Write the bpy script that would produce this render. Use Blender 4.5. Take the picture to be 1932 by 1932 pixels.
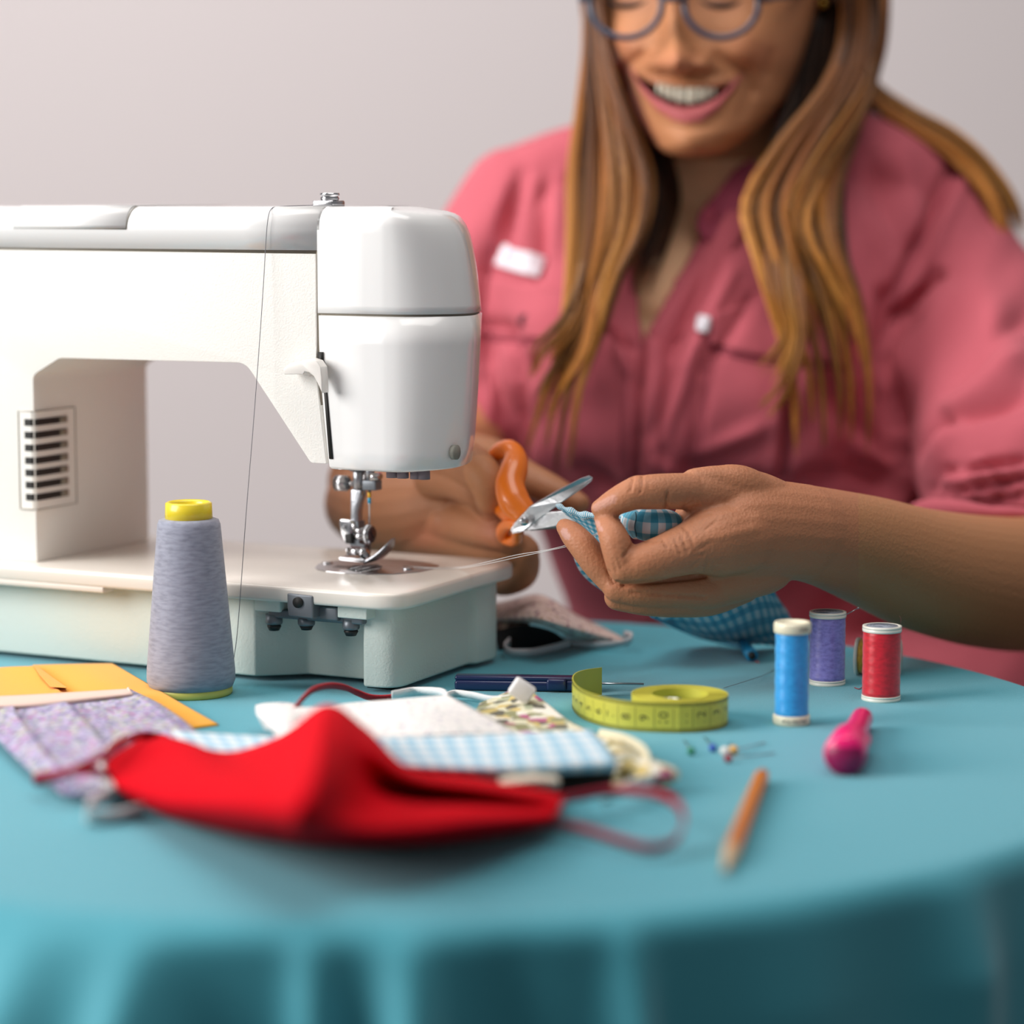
import bpy, bmesh, math, random
import numpy as np
from mathutils import Vector, Matrix
from mathutils.bvhtree import BVHTree
random.seed(7); rng = np.random.default_rng(7)
for o in list(bpy.data.objects): bpy.data.objects.remove(o)
S = bpy.context.scene; COL = S.collection

# ------------------------------------------------------------------ camera, light
F = 4890.0; H = .275; TZ = .75; TH = math.atan(576 / F); sn, cs = math.sin(TH), math.cos(TH)
cam = bpy.data.objects.new('camera', bpy.data.cameras.new('camera')); COL.objects.link(cam)
cam.location = (0, 0, TZ + H); cam.rotation_euler = (math.pi / 2 - TH, 0, 0)
cam.data.sensor_width = 36; cam.data.lens = F / 1932 * 36
cam.data.dof.use_dof = True; cam.data.dof.focus_distance = 1.475; cam.data.dof.aperture_fstop = 2.7
cam.data.clip_start = .05
S.camera = cam
w = bpy.data.worlds.new('world'); S.world = w; w.use_nodes = True
w.node_tree.nodes['Background'].inputs[0].default_value = (.97, .97, 1, 1)
w.node_tree.nodes['Background'].inputs[1].default_value = .165
def area(name, loc, target, sx, sy, power, col):
    l = bpy.data.lights.new(name, 'AREA'); l.shape = 'RECTANGLE'; l.size = sx; l.size_y = sy
    l.energy = power; l.color = col
    o = bpy.data.objects.new(name, l); COL.objects.link(o); o.location = loc
    o.rotation_euler = (Vector(target) - Vector(loc)).to_track_quat('-Z', 'Y').to_euler()
    return o
area('window_light', (-1.8, .95, 1.62), (0, 1.5, .85), 1.2, 1.2, 39, (1, .985, .96))
area('ceiling_light', (.15, 1.2, 2.45), (.1, 1.65, .9), 1.1, .9, 11, (1, .96, .92))
area('front_fill_light', (.3, -1.6, 2.5), (0, 1.8, .9), 2.0, 1.2, .7, (1, .97, .93))  # weak fill lamp from the front, stands for no known source
area('wall_fill_light', (-.9, 1.9, 2.5), (-.1, 3.3, 1.1), .9, .9, 16, (1, .955, .95))  # lamp added to brighten the back wall, no window known there
S.view_settings.view_transform = 'Standard'; S.view_settings.look = 'None'
S.view_settings.exposure = 0.31; S.view_settings.gamma = 1

# ------------------------------------------------------------------ coordinates
def ray(px, py):
    v = (py - 966) / F
    return ((px - 966) / F, cs - v * sn, -(sn + v * cs))
def T(px, py, z=0):      # the point of height z above the table seen at px, py
    r = ray(px, py); t = (z - H) / r[2]
    return Vector((r[0] * t, r[1] * t, TZ + z))
def P(px, py, d):
    r = ray(px, py); return Vector((r[0] * d, r[1] * d, TZ + H + r[2] * d))
def proj(v):             # arrays of world points -> px, py, depth
    v = np.asarray(v, float); x, y, z = v[:, 0], v[:, 1], v[:, 2] - TZ - H
    d = y * cs - z * sn; h = -(y * sn + z * cs)
    return x / d * F + 966, h / d * F + 966, d
MA = math.radians(27); MU = (-math.cos(MA), math.sin(MA)); MW = (math.sin(MA), math.cos(MA))
MO = T(751, 1310)
def M(u, w, z): return Vector((MO.x + u * MU[0] + w * MW[0], MO.y + u * MU[1] + w * MW[1], TZ + z))
def MP(px, py, w):       # u, z where the view ray meets the machine's plane w
    r = ray(px, py); k = (MO.x * MW[0] + MO.y * MW[1] + w) / (r[0] * MW[0] + r[1] * MW[1])
    return ((r[0] * k - MO.x) * MU[0] + (r[1] * k - MO.y) * MU[1], H + r[2] * k)

# ------------------------------------------------------------------ materials
def lin(c):
    if isinstance(c, str): c = tuple(int(c[i:i + 2], 16) / 255 for i in (0, 2, 4))
    return tuple((x / 12.92 if x <= .04045 else ((x + .055) / 1.055) ** 2.4) for x in c) + (1,)
def mat(name, col, rough=.5, metal=0, bump=0, bscale=200, spec=.5, sheen=0, coat=0, alpha=1, trans=0, sss=0, attr=None, hue=0):
    m = bpy.data.materials.new(name); m.use_nodes = True; nt = m.node_tree; N = nt.nodes; L = nt.links
    b = N['Principled BSDF']; b.inputs['Base Color'].default_value = lin(col)
    b.inputs['Roughness'].default_value = rough; b.inputs['Metallic'].default_value = metal
    b.inputs['Specular IOR Level'].default_value = spec; b.inputs['Sheen Weight'].default_value = sheen
    b.inputs['Coat Weight'].default_value = coat; b.inputs['Coat Roughness'].default_value = .08
    b.inputs['Transmission Weight'].default_value = trans
    if sss:
        b.inputs['Subsurface Weight'].default_value = sss; b.inputs['Subsurface Radius'].default_value = (.9, .35, .2)
        b.inputs['Subsurface Scale'].default_value = .006
    if attr:
        a = N.new('ShaderNodeAttribute'); a.attribute_name = attr; L.new(a.outputs['Color'], b.inputs['Base Color'])
    if bump:
        t = N.new('ShaderNodeTexCoord'); n = N.new('ShaderNodeTexNoise'); n.inputs['Scale'].default_value = bscale
        n.inputs['Detail'].default_value = 4; L.new(t.outputs['Object'], n.inputs['Vector'])
        k = N.new('ShaderNodeBump'); k.inputs['Strength'].default_value = bump; k.inputs['Distance'].default_value = .001
        L.new(n.outputs['Fac'], k.inputs['Height']); L.new(k.outputs['Normal'], b.inputs['Normal'])
        if hue:
            mx = N.new('ShaderNodeMixRGB'); mx.blend_type = 'MULTIPLY'; mx.inputs[0].default_value = hue
            n2 = N.new('ShaderNodeTexNoise'); n2.inputs['Scale'].default_value = bscale * .15; L.new(t.outputs['Object'], n2.inputs['Vector'])
            src = b.inputs['Base Color'].links[0].from_socket if b.inputs['Base Color'].links else None
            if src: L.new(src, mx.inputs[1])
            else: mx.inputs[1].default_value = lin(col)
            L.new(n2.outputs['Fac'], mx.inputs[2]); L.new(mx.outputs[0], b.inputs['Base Color'])
    return m
def nodes(m): return m.node_tree.nodes, m.node_tree.links, m.node_tree.nodes['Principled BSDF']
def math_(N, L, op, a, b=None):
    n = N.new('ShaderNodeMath'); n.operation = op
    for i, x in enumerate((a, b)):
        if x is None: continue
        if isinstance(x, (int, float)): n.inputs[i].default_value = x
        else: L.new(x, n.inputs[i])
    return n.outputs[0]
def ramp(N, L, fac, stops, const=False):
    r = N.new('ShaderNodeValToRGB'); e = r.color_ramp.elements
    if const: r.color_ramp.interpolation = 'CONSTANT'
    while len(e) < len(stops): e.new(.5)
    for q, (p, c) in zip(e, stops): q.position = p; q.color = lin(c)
    L.new(fac, r.inputs[0]); return r.outputs[0]
def gingham(name, n_u, n_v, c0, c1, c2):
    m = mat(name, 'ffffff', .85, bump=.3, bscale=900, sheen=.2); N, L, b = nodes(m)
    uv = N.new('ShaderNodeUVMap'); uv.uv_map = 'UVMap'; sp = N.new('ShaderNodeSeparateXYZ'); L.new(uv.outputs[0], sp.inputs[0])
    s = []
    for ax, n in ((0, n_u), (1, n_v)):
        f = math_(N, L, 'FRACT', math_(N, L, 'MULTIPLY', sp.outputs[ax], n)); s.append(math_(N, L, 'GREATER_THAN', f, .5))
    q = math_(N, L, 'MULTIPLY', math_(N, L, 'ADD', s[0], s[1]), .45)
    L.new(ramp(N, L, q, [(0, c0), (.3, c1), (.8, c2)], True), b.inputs['Base Color'])
    return m
def printed(name, scale, stops, bg=None, detail=2.0):
    m = mat(name, 'ffffff', .9, sheen=.2); N, L, b = nodes(m)
    uv = N.new('ShaderNodeTexCoord'); v = N.new('ShaderNodeTexVoronoi'); v.inputs['Scale'].default_value = scale
    n = N.new('ShaderNodeTexNoise'); n.inputs['Scale'].default_value = scale * .6; L.new(uv.outputs['Object'], n.inputs['Vector'])
    mx = N.new('ShaderNodeMixRGB'); mx.inputs[0].default_value = .012 * 100 / scale; L.new(uv.outputs['Object'], mx.inputs[1]); L.new(n.outputs['Color'], mx.inputs[2])
    L.new(mx.outputs[0], v.inputs['Vector']); sp = N.new('ShaderNodeSeparateColor'); L.new(v.outputs['Color'], sp.inputs[0])
    c = ramp(N, L, sp.outputs[0], stops, True)
    if bg:                                # small separate motifs on a plain ground
        f = math_(N, L, 'LESS_THAN', v.outputs['Distance'], bg[1]); m2 = N.new('ShaderNodeMixRGB')
        m2.inputs[1].default_value = lin(bg[0]); L.new(f, m2.inputs[0]); L.new(c, m2.inputs[2]); c = m2.outputs[0]
    L.new(c, b.inputs['Base Color']); return m
def thread_mat(name, col, col2, rough=.38, scale=700):
    m = mat(name, col, rough, spec=.6, sheen=.3); N, L, b = nodes(m)
    uv = N.new('ShaderNodeUVMap'); uv.uv_map = 'UVMap'
    wv = N.new('ShaderNodeTexWave'); wv.bands_direction = 'Y'; wv.inputs['Scale'].default_value = scale / 40; wv.inputs['Distortion'].default_value = 1.2
    wv.inputs['Detail'].default_value = 2; wv.inputs['Detail Scale'].default_value = .6
    L.new(uv.outputs[0], wv.inputs['Vector'])
    n = N.new('ShaderNodeTexNoise'); n.inputs['Scale'].default_value = 9; mp = N.new('ShaderNodeMapping'); mp.inputs['Scale'].default_value = (.35, 2.2, 1); mp.inputs['Rotation'].default_value = (0, 0, .12)
    L.new(uv.outputs[0], mp.inputs[0]); L.new(mp.outputs[0], n.inputs['Vector'])
    f = math_(N, L, 'ADD', math_(N, L, 'MULTIPLY', wv.outputs['Fac'], .2), math_(N, L, 'MULTIPLY', n.outputs['Fac'], .85))
    L.new(ramp(N, L, f, [(.3, col2), (.65, col)]), b.inputs['Base Color'])
    k = N.new('ShaderNodeBump'); k.inputs['Strength'].default_value = .3; k.inputs['Distance'].default_value = .0003
    L.new(f, k.inputs['Height']); L.new(k.outputs['Normal'], b.inputs['Normal'])
    return m

# ------------------------------------------------------------------ mesh helpers
def tag(o, label=None, cat=None, group=None, kind=None):
    for k, v in (('label', label), ('category', cat), ('group', group), ('kind', kind)):
        if v: o[k] = v
    return o
def obj(name, V, Fc, m, parent=None, smooth=True, uv=None, col=None, mats=None):
    me = bpy.data.meshes.new(name); me.from_pydata([tuple(v) for v in V], [], [tuple(f) for f in Fc]); me.validate()
    o = bpy.data.objects.new(name, me); COL.objects.link(o)
    if m: me.materials.append(m)
    if smooth: me.shade_smooth()
    if uv is not None:
        lay = me.uv_layers.new(name='UVMap'); idx = np.empty(len(me.loops), int); me.loops.foreach_get('vertex_index', idx)
        lay.data.foreach_set('uv', np.asarray(uv, float)[idx].ravel())
    if col is not None:
        a = me.color_attributes.new('Col', 'FLOAT_COLOR', 'POINT'); a.data.foreach_set('color', np.asarray(col, float).ravel())
    if parent: par(o, parent)
    return o
def root_loc(p):
    q = Vector(p.location)
    return q
def par(o, p):           # roots are only ever translated; meshes are made in world space
    o.parent = p
    if p.type == 'EMPTY': o.matrix_parent_inverse = Matrix.Translation(-Vector(p.location))
    return o
def empty(name, loc, label, cat, group=None):
    o = bpy.data.objects.new(name, None); COL.objects.link(o); o.location = loc; o.empty_display_size = .02
    return tag(o, label, cat, group)
def bevel(o, wd, seg=3, ang=30):
    b = o.modifiers.new('b', 'BEVEL'); b.width = wd; b.segments = seg; b.limit_method = 'ANGLE'; b.angle_limit = math.radians(ang)
    b.harden_normals = False; return o
def solid(o, th, off=-1):
    s = o.modifiers.new('s', 'SOLIDIFY'); s.thickness = th; s.offset = off; return o
def sub(o, n=1):
    s = o.modifiers.new('u', 'SUBSURF'); s.levels = n; s.render_levels = n; return o
def join(*parts):
    V, Fc = [], []
    for v, f in parts:
        k = len(V); V += [Vector(x) for x in v]; Fc += [tuple(i + k for i in q) for q in f]
    return V, Fc
def loft(rings, cap=True, closed=True):
    n = len(rings[0]); V = [Vector(p) for r in rings for p in r]; Fc = []
    for i in range(len(rings) - 1):
        for j in range(n if closed else n - 1):
            a, b = i * n + j, i * n + (j + 1) % n; Fc.append((a, b, b + n, a + n))
    if cap and closed: Fc.append(tuple(range(n))[::-1]); Fc.append(tuple(range((len(rings) - 1) * n, len(rings) * n)))
    return V, Fc
def cat(pts, n):         # smooth (Catmull-Rom) resample of tuples
    p = np.array([list(q) for q in pts], float)
    if len(p) == 2: return [p[0] + (p[1] - p[0]) * t for t in np.linspace(0, 1, n)]
    q = np.vstack([2 * p[0] - p[1], p, 2 * p[-1] - p[-2]]); out = []
    for t in np.linspace(0, len(p) - 1 - 1e-9, n):
        i = int(t); f = t - i; a, b, c, d = q[i], q[i + 1], q[i + 2], q[i + 3]
        out.append(.5 * (2 * b + (c - a) * f + (2 * a - 5 * b + 4 * c - d) * f * f + (3 * b - a - 3 * c + d) * f ** 3))
    return out
def frames(pts):
    pts = [Vector(p[:3]) for p in pts]; out = []; up = None
    for i, p in enumerate(pts):
        t = (pts[min(i + 1, len(pts) - 1)] - pts[max(i - 1, 0)]).normalized()
        if up is None:
            up = Vector((0, 0, 1)) if abs(t.z) < .9 else Vector((0, 1, 0))
        s = t.cross(up).normalized(); up = s.cross(t).normalized(); out.append((p, t, s, up.copy()))
    return out
def tube(pts, rad, n=12, round_=False, flat=1.0):
    if not hasattr(rad, '__len__'): rad = [rad] * len(pts)
    fr = frames(pts); rings = []
    def ring(c, s, u, r): return [c + s * (r * math.cos(2 * math.pi * k / n)) + u * (flat * r * math.sin(2 * math.pi * k / n)) for k in range(n)]
    if round_:
        p, t, s, u = fr[0]
        for a in (80, 60, 40, 20): rings.append(ring(p - t * rad[0] * math.sin(math.radians(a)), s, u, rad[0] * math.cos(math.radians(a))))
    for (p, t, s, u), r in zip(fr, rad): rings.append(ring(p, s, u, r))
    if round_:
        p, t, s, u = fr[-1]
        for a in (20, 40, 60, 80): rings.append(ring(p + t * rad[-1] * math.sin(math.radians(a)), s, u, rad[-1] * math.cos(math.radians(a))))
    return loft(rings)
def ribbon(pts, wd, th, up=None):      # flat band; wd is along the frame's up (or a fixed vector)
    rings = []
    for p, t, s, u in frames(pts):
        if up is not None: u = Vector(up); s = t.cross(u).normalized()
        rings.append([p + u * wd / 2 + s * th / 2, p - u * wd / 2 + s * th / 2, p - u * wd / 2 - s * th / 2, p + u * wd / 2 - s * th / 2])
    return loft(rings)
def lathe(prof, c, n=48, ax=None):     # prof (r, h)
    c = Vector(c); az = Vector(ax).normalized() if ax else Vector((0, 0, 1))
    s = az.orthogonal().normalized() if ax else Vector((1, 0, 0)); u = az.cross(s)
    return loft([[c + az * h + (s * math.cos(2 * math.pi * k / n) + u * math.sin(2 * math.pi * k / n)) * max(r, 1e-5) for k in range(n)] for r, h in prof])
def lathe_uv(prof, n=48, su=8, sv=40): return [(su * abs(2 * k / n - 1), h * sv) for r, h in prof for k in range(n)]
def ball(c, r, n=20, sc=(1, 1, 1)):
    rings = []
    for i in range(1, n // 2):
        a = math.pi * i / (n // 2)
        rings.append([Vector(c) + Vector((sc[0] * r * math.sin(a) * math.cos(2 * math.pi * k / n), sc[1] * r * math.sin(a) * math.sin(2 * math.pi * k / n), -sc[2] * r * math.cos(a))) for k in range(n)])
    return loft(rings)
def mbox(u0, u1, w0, w1, z0, z1):
    V = [M(u, w, z) for z in (z0, z1) for u, w in ((u0, w0), (u1, w0), (u1, w1), (u0, w1))]
    return V, [(0, 1, 2, 3), (7, 6, 5, 4), (0, 4, 5, 1), (1, 5, 6, 2), (2, 6, 7, 3), (3, 7, 4, 0)]
def mext(poly, w0, w1):                # polygon of (u, z) extruded along w
    n = len(poly); V = [M(u, w0, z) for u, z in poly] + [M(u, w1, z) for u, z in poly]
    return V, [tuple(range(n)), tuple(range(n, 2 * n))[::-1]] + [(i, i + n, (i + 1) % n + n, (i + 1) % n) for i in range(n)]
def mplan(poly, z0, z1):               # polygon of (u, w) extruded up
    n = len(poly); V = [M(u, w, z0) for u, w in poly] + [M(u, w, z1) for u, w in poly]
    return V, [tuple(range(n))[::-1], tuple(range(n, 2 * n))] + [(i, (i + 1) % n, (i + 1) % n + n, i + n) for i in range(n)]
def rpoly(pts, seg=6):                 # (x, y, r) corners rounded
    out = []; n = len(pts)
    for i, (x, y, r) in enumerate(pts):
        if r == 0: out.append((x, y)); continue
        p = Vector((x, y)); a = (Vector(pts[i - 1][:2]) - p); b = (Vector(pts[(i + 1) % n][:2]) - p); a.normalize(); b.normalize()
        half = a.angle(b) / 2; d = r / math.tan(half); A = p + a * d; B = p + b * d
        for k in range(seg + 1):
            t = k / seg; q = A * (1 - t) ** 2 + p * 2 * t * (1 - t) + B * t * t; out.append((q.x, q.y))
    return out
def fixn(o):
    bm = bmesh.new(); bm.from_mesh(o.data); bmesh.ops.recalc_face_normals(bm, faces=bm.faces); bm.to_mesh(o.data); bm.free(); return o
def patch(rows, nu, nv):               # control grid of points -> smooth grid; returns V, F, uv
    A = [cat(r, nu) for r in rows]; B = [cat([a[i] for a in A], nv) for i in range(nu)]
    V = [Vector(B[i][j]) for j in range(nv) for i in range(nu)]
    Fc = [(j * nu + i, j * nu + i + 1, (j + 1) * nu + i + 1, (j + 1) * nu + i) for j in range(nv - 1) for i in range(nu - 1)]
    return V, Fc, [(i / (nu - 1), j / (nv - 1)) for j in range(nv) for i in range(nu)]
def remesh(V, Fc, voxel, smooth=2, fac=.5):
    me = bpy.data.meshes.new('tmp'); me.from_pydata([tuple(v) for v in V], [], [tuple(f) for f in Fc]); me.validate()
    o = bpy.data.objects.new('tmp', me); COL.objects.link(o); fixn(o)
    r = o.modifiers.new('r', 'REMESH'); r.mode = 'VOXEL'; r.voxel_size = voxel; r.adaptivity = 0
    if smooth:
        s = o.modifiers.new('m', 'SMOOTH'); s.iterations = smooth; s.factor = fac
    dg = bpy.context.evaluated_depsgraph_get(); ev = o.evaluated_get(dg); m2 = ev.to_mesh()
    n = len(m2.vertices); co = np.empty(n * 3); m2.vertices.foreach_get('co', co); no = np.empty(n * 3); m2.vertices.foreach_get('normal', no)
    fs = [tuple(p.vertices) for p in m2.polygons]; ev.to_mesh_clear()
    bpy.data.objects.remove(o); bpy.data.meshes.remove(me)
    return co.reshape(-1, 3), fs, no.reshape(-1, 3)
def segd(x, y, x0, y0, x1, y1):        # distance to a segment and the parameter on it
    dx, dy = x1 - x0, y1 - y0; t = np.clip(((x - x0) * dx + (y - y0) * dy) / (dx * dx + dy * dy), 0, 1)
    return np.hypot(x - x0 - t * dx, y - y0 - t * dy), t
def G(x, y, cx, cy, sx, sy): return np.exp(-((x - cx) / sx) ** 2 - ((y - cy) / sy) ** 2)

# ------------------------------------------------------------------ the setting
m_wall = mat('wall_paint', 'dcd3d3', .9, bump=.05, bscale=60)
def quad(name, pts, m):
    o = obj(name, pts, [(0, 1, 2, 3)], m, smooth=False); o['kind'] = 'structure'; return o
quad('wall_back', [(-3.2, 3.3, 0), (3.2, 3.3, 0), (3.2, 3.3, 2.7), (-3.2, 3.3, 2.7)], m_wall)
quad('floor', [(-3.2, -2.6, 0), (3.2, -2.6, 0), (3.2, 3.3, 0), (-3.2, 3.3, 0)], mat('floor_tiles', '4c4540', .5, bump=.1))

# round table under its cloth
CX, CY, TR = -.06, 1.355, .385
m_cloth = mat('teal_cloth', '439fb0', .62, bump=.5, bscale=1500, sheen=.25, spec=.35)
N, L, b = nodes(m_cloth)
tc = N.new('ShaderNodeTexCoord'); ck = N.new('ShaderNodeTexVoronoi'); ck.inputs['Scale'].default_value = 1100
L.new(tc.outputs['Object'], ck.inputs[0]); q = N.new('ShaderNodeBump'); q.inputs['Strength'].default_value = .35; q.inputs['Distance'].default_value = .0006
L.new(ck.outputs['Distance'], q.inputs['Height']); L.new(q.outputs['Normal'], b.inputs['Normal'])
def cloth():
    nA = 720; rings = []
    def hump(a, c, wd): return math.exp(-((a - c) / wd) ** 2)
    def drop(phi, s):      # extra radius of the hanging cloth, phi in degrees from the camera side
        a = phi
        left = 1 / (1 + math.exp((a + 10.5) / 1.3)) * (1 if a > -90 else 0)
        f = (.015 + .78 * left) * s * math.exp(-s * 2.2)
        for c, wd, am in ((-19, 2.2, .012), (-12.5, 1.6, .008), (-2.4, 1.3, .010), (3.1, 1.7, .016), (16, 1.2, .011), (40, 3.0, .010), (27, 4, .004), (9, 2, -.004), (52, 4, .008)):
            f += 1.6 * am * hump(a, c, wd) * min(1, s / .045)
        if abs(a) > 62: f += .02 * math.sin(math.radians(a * 9)) * min(1, s / .1)
        f += .012 * math.sin(math.radians(a * 14 + 40)) * max(0, min(1, (s - .08) / .3))
        return f
    R0 = TR - .012
    for r in (.02, .1, .2, .3, .35, R0): rings.append([(CX + r * math.sin(2 * math.pi * k / nA), CY - r * math.cos(2 * math.pi * k / nA), TZ) for k in range(nA)])
    for i in range(1, 8):
        a = math.pi / 2 * i / 8; rr = R0 + .012 * math.sin(a); z = TZ - .012 * (1 - math.cos(a))
        rings.append([(CX + (rr + drop(((360 * k / nA + 180) % 360) - 180, .012 * (1 - math.cos(a)))) * math.sin(2 * math.pi * k / nA),
                       CY - (rr + drop(((360 * k / nA + 180) % 360) - 180, .012 * (1 - math.cos(a)))) * math.cos(2 * math.pi * k / nA), z) for k in range(nA)])
    for s in list(np.linspace(.012, .10, 23)) + list(np.linspace(.12, .70, 20)):
        rings.append([(CX + (TR + drop(((360 * k / nA + 180) % 360) - 180, s)) * math.sin(2 * math.pi * k / nA),
                       CY - (TR + drop(((360 * k / nA + 180) % 360) - 180, s)) * math.cos(2 * math.pi * k / nA), TZ - s) for k in range(nA)])
    V, Fc = loft(rings, cap=False); Fc.append(tuple(range(nA))[::-1]); return V, Fc
tag(fixn(obj('tablecloth', *cloth(), m_cloth)), 'teal cloth covering the round table and hanging in folds', 'tablecloth')
m_wood = mat('table_wood', '8a6a4a', .5)
t = empty('round_table', (CX, CY, 0), 'small round wooden table hidden under the teal cloth', 'table')
obj('tabletop', *lathe([(0, TZ - .03), (TR - .006, TZ - .03), (TR - .006, TZ - .014), (TR - .02, TZ - .002), (0, TZ - .002)], (CX, CY, 0), 64), m_wood, t)
obj('pedestal', *lathe([(0, 0), (.22, 0), (.22, .02), (.05, .05), (.035, .1), (.035, TZ - .03), (0, TZ - .03)], (CX, CY, 0), 32), m_wood, t)
# ------------------------------------------------------------------ sewing machine
m_gloss = mat('glossy_white_plastic', 'eeedec', .22, coat=.5)
m_cream = mat('matte_cream_plastic', 'f3f0ea', .55, bump=.25, bscale=900)
m_base = mat('pale_grey_green_plastic', 'd3dad2', .55, bump=.3, bscale=700)
m_bed = mat('warm_white_plate', 'e4dcd2', .3, coat=.2)
m_dark = mat('black_gap', '1b1917', .6)
m_groove = mat('groove_shadow_line', '8b8375', .7)
m_chrome = mat('chrome', 'c9c9cc', .16, metal=1)
m_steel = mat('brushed_steel', 'a4a6ab', .3, metal=1, bump=.2, bscale=900)
m_gun = mat('dark_grey_metal', '74797f', .42, metal=.55)
m_rub = mat('black_rubber', '141416', .5)
sm = empty('sewing_machine', M(.2, .06, 0), 'white and cream sewing machine standing on the teal table, its needle end to the right', 'sewing machine')
def mk(name, vf, m, parent=None, bv=0, seg=3, smooth=True):
    o = fixn(obj(name, vf[0], vf[1], m, parent or sm, smooth))
    if bv: bevel(o, bv, seg)
    return o
UL = .40                     # far end of the machine, outside the frame
# base box with its recess
base = rpoly([(UL, -.003, .01), (.094, -.003, .003), (.084, .005, .004), (.070, .017, .004), (.024, .017, .002), (.0215, -.003, .003), (0, -.002, .014), (.002, .089, .002), (-.002, .093, .002), (-.005, .128, .02), (UL, .128, .02)])
mk('base', mplan(base, .003, .0505), m_base, bv=.0015)
for u, ww in ((.01, .01), (.01, .1), (.36, .01), (.36, .1)): mk('foot', mbox(u, u + .016, ww, ww + .016, 0, .004), m_rub)
bed = rpoly([(UL + .004, -.0185, .012), (-.0125, -.0185, .022), (-.0075, .1405, .02), (UL + .004, .1405, .012)], 10)
mk('bed_plate', mplan(bed, .0505, .060), m_bed, bv=.0022)
mk('bed_lip', mbox(.19, UL, -.0182, -.006, .0475, .051), m_bed, bv=.0008)
# tab blocks and the grey hinge bracket below the plate
u1, z1 = MP(480, 1125, -.010); u2, z2 = MP(528, 1156, -.010)
mk('tab', mbox(u2, u1, -.010, .018, z2, .0508), m_base, bv=.0008)
u1, z1 = MP(636, 1137, -.012); u2, z2 = MP(692, 1170, -.012)
mk('tab', mbox(u2, u1, -.012, .018, z2, .0508), m_base, bv=.0008)
br = empty_hinge = None
def pw(px, py, ww): u, z = MP(px, py, ww); return u, z
ha, hz = pw(541, 1119, -.0195); hb, hy = pw(590, 1170, -.0195)
hinge = mk('hinge_bracket', join(mext([(ha, hz), (hb, hz - .0005), (hb, hy + .0005), (ha - .001, hy + .001), (ha, hy + .006)], -.0195, .012)), m_gun, bv=.001)
a1, _ = pw(505, 1160, -.008); a2, _ = pw(683, 1160, -.008)
_, zt = pw(600, 1157, -.008); _, zb = pw(600, 1173, -.008)
mk('crossbar', mbox(a2, a1, -.008, .006, zb, zt), m_gun, hinge, bv=.0012)
a3, _ = pw(594, 1150, -.012); a4, z4 = pw(636, 1173, -.012)
mk('crossbar', mbox(a4, a3, -.012, .01, z4, .049), m_gun, hinge, bv=.0012)
hu, hz2 = pw(563, 1136.5, -.0195); c = M(hu, -.0198, hz2)
mk('hole', lathe([(0, -.001), (.0031, -.001), (.0031, .0006), (0, .0006)], c, 24, (MW[0], MW[1], 0)), m_dark, hinge)
for px, y0, y1 in ((517, 1158, 1189), (662, 1168, 1199), (578, 1166, 1188)):
    cu, ct = pw(px, y0, -.004); _, cb = pw(px, y1, -.004)
    ym = y0 + (y1 - y0) * .62; _, cm = pw(px, ym, -.004); c = M(cu, -.004, 0)
    mk('peg', lathe([(0, cm - TZ * 0), (.0046, cm), (.005, cm + .001), (.005, ct), (0, ct)], c + Vector((0, 0, 0)), 20), m_gun, hinge)
    mk('rubber_tip', lathe([(0, cb), (.003, cb), (.0042, cb + .0025), (.0036, cm), (0, cm)], c, 20), m_rub, hinge)
# arm and column
body = rpoly([(UL, .0602, 0), (.252, .0602, 0), (.252, .174, .006), (.232, .1848, .01), (.100, .1856, .012), (.0565, .1295, .004), (.0462, .1295, .0005), (.0522, .178, 0), (.0522, .2485, 0), (UL, .2495, 0)], 5)
mk('arm', mext(body, 0, .118), m_cream, bv=.0028, seg=4)
# top cover: rounded front edge
sec = []
for ww, z in [(-.0006, .2505), (-.0008, .262)] + [(.010 - .0108 * math.cos(math.radians(a)), .264 + .0112 * math.sin(math.radians(a))) for a in range(0, 91, 10)] + [(.06, .2752)] + [(.108 + .0108 * math.sin(math.radians(a)), .264 + .0112 * math.cos(math.radians(a))) for a in range(0, 91, 10)] + [(.1185, .2505)]:
    sec.append((ww, z))
mk('top_cover', loft([[M(u, a, z) for a, z in sec] for u in (UL, .3, .2, .1, .049)]), m_gloss)
mk('seam', join(mbox(.0515, UL - .002, .0015, .115, .2485, .2515)), m_groove)
# head: lofted rounded sections
def headsec(z, uR, wf=0, wb=.122, uL=.0505, rf=0, rb=0):
    k = .006 - uR; e = wb - .122
    P_ = [(.020, wf), (.012, wf), (.006, wf + .0003), (.006 - .25 * k, wf + .0022), (.006 - .52 * k, wf + .0075), (.006 - .80 * k, wf + .0175), (.006 - .95 * k, wf + .0265), (uR, .036), (uR + .003, .050), (uR + .015, .078), (uR + .034, .103 + e), (uR + .060, wb), (uR + .075, wb)]
    pts = [(uL, wf)] + [tuple(x) for x in cat(P_, 49)] + [(uL, wb)]
    return [M(u, ww, z) for u, ww in pts]
def sil(px, py):
    u, z = MP(px, py, .033); return u, z
low = []
for px, py, ul in ((858, 886, .0435), (865, 880, .0438), (869.5, 850, .0450), (874, 790, .0470), (878.5, 720, .0490), (881.5, 650, .0500), (883.8, 596, .0502)):
    u, z = sil(px, py); low.append((z, u, ul))
z0 = low[0][0]; rings = [headsec(z0 - .0002, low[0][1] + .006, .005, .117, .043)]
for k, (z, u, ul) in enumerate(low): rings.append(headsec(z + (.0006 if k == 0 else 0), u + (.0015 if k == 0 else 0), .0012 if k == 0 else -.0004, .122, ul))
mk('face_cover', loft(rings), m_gloss)
up = [sil(*p) for p in [(883.0, 592), (880, 560), (874, 510), (867.5, 470), (861, 443), (853, 424), (842, 409), (828, 401), (808, 396.5), (785, 394.3), (770, 394)]]
uz = [(u, z) for u, z in up]
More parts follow.
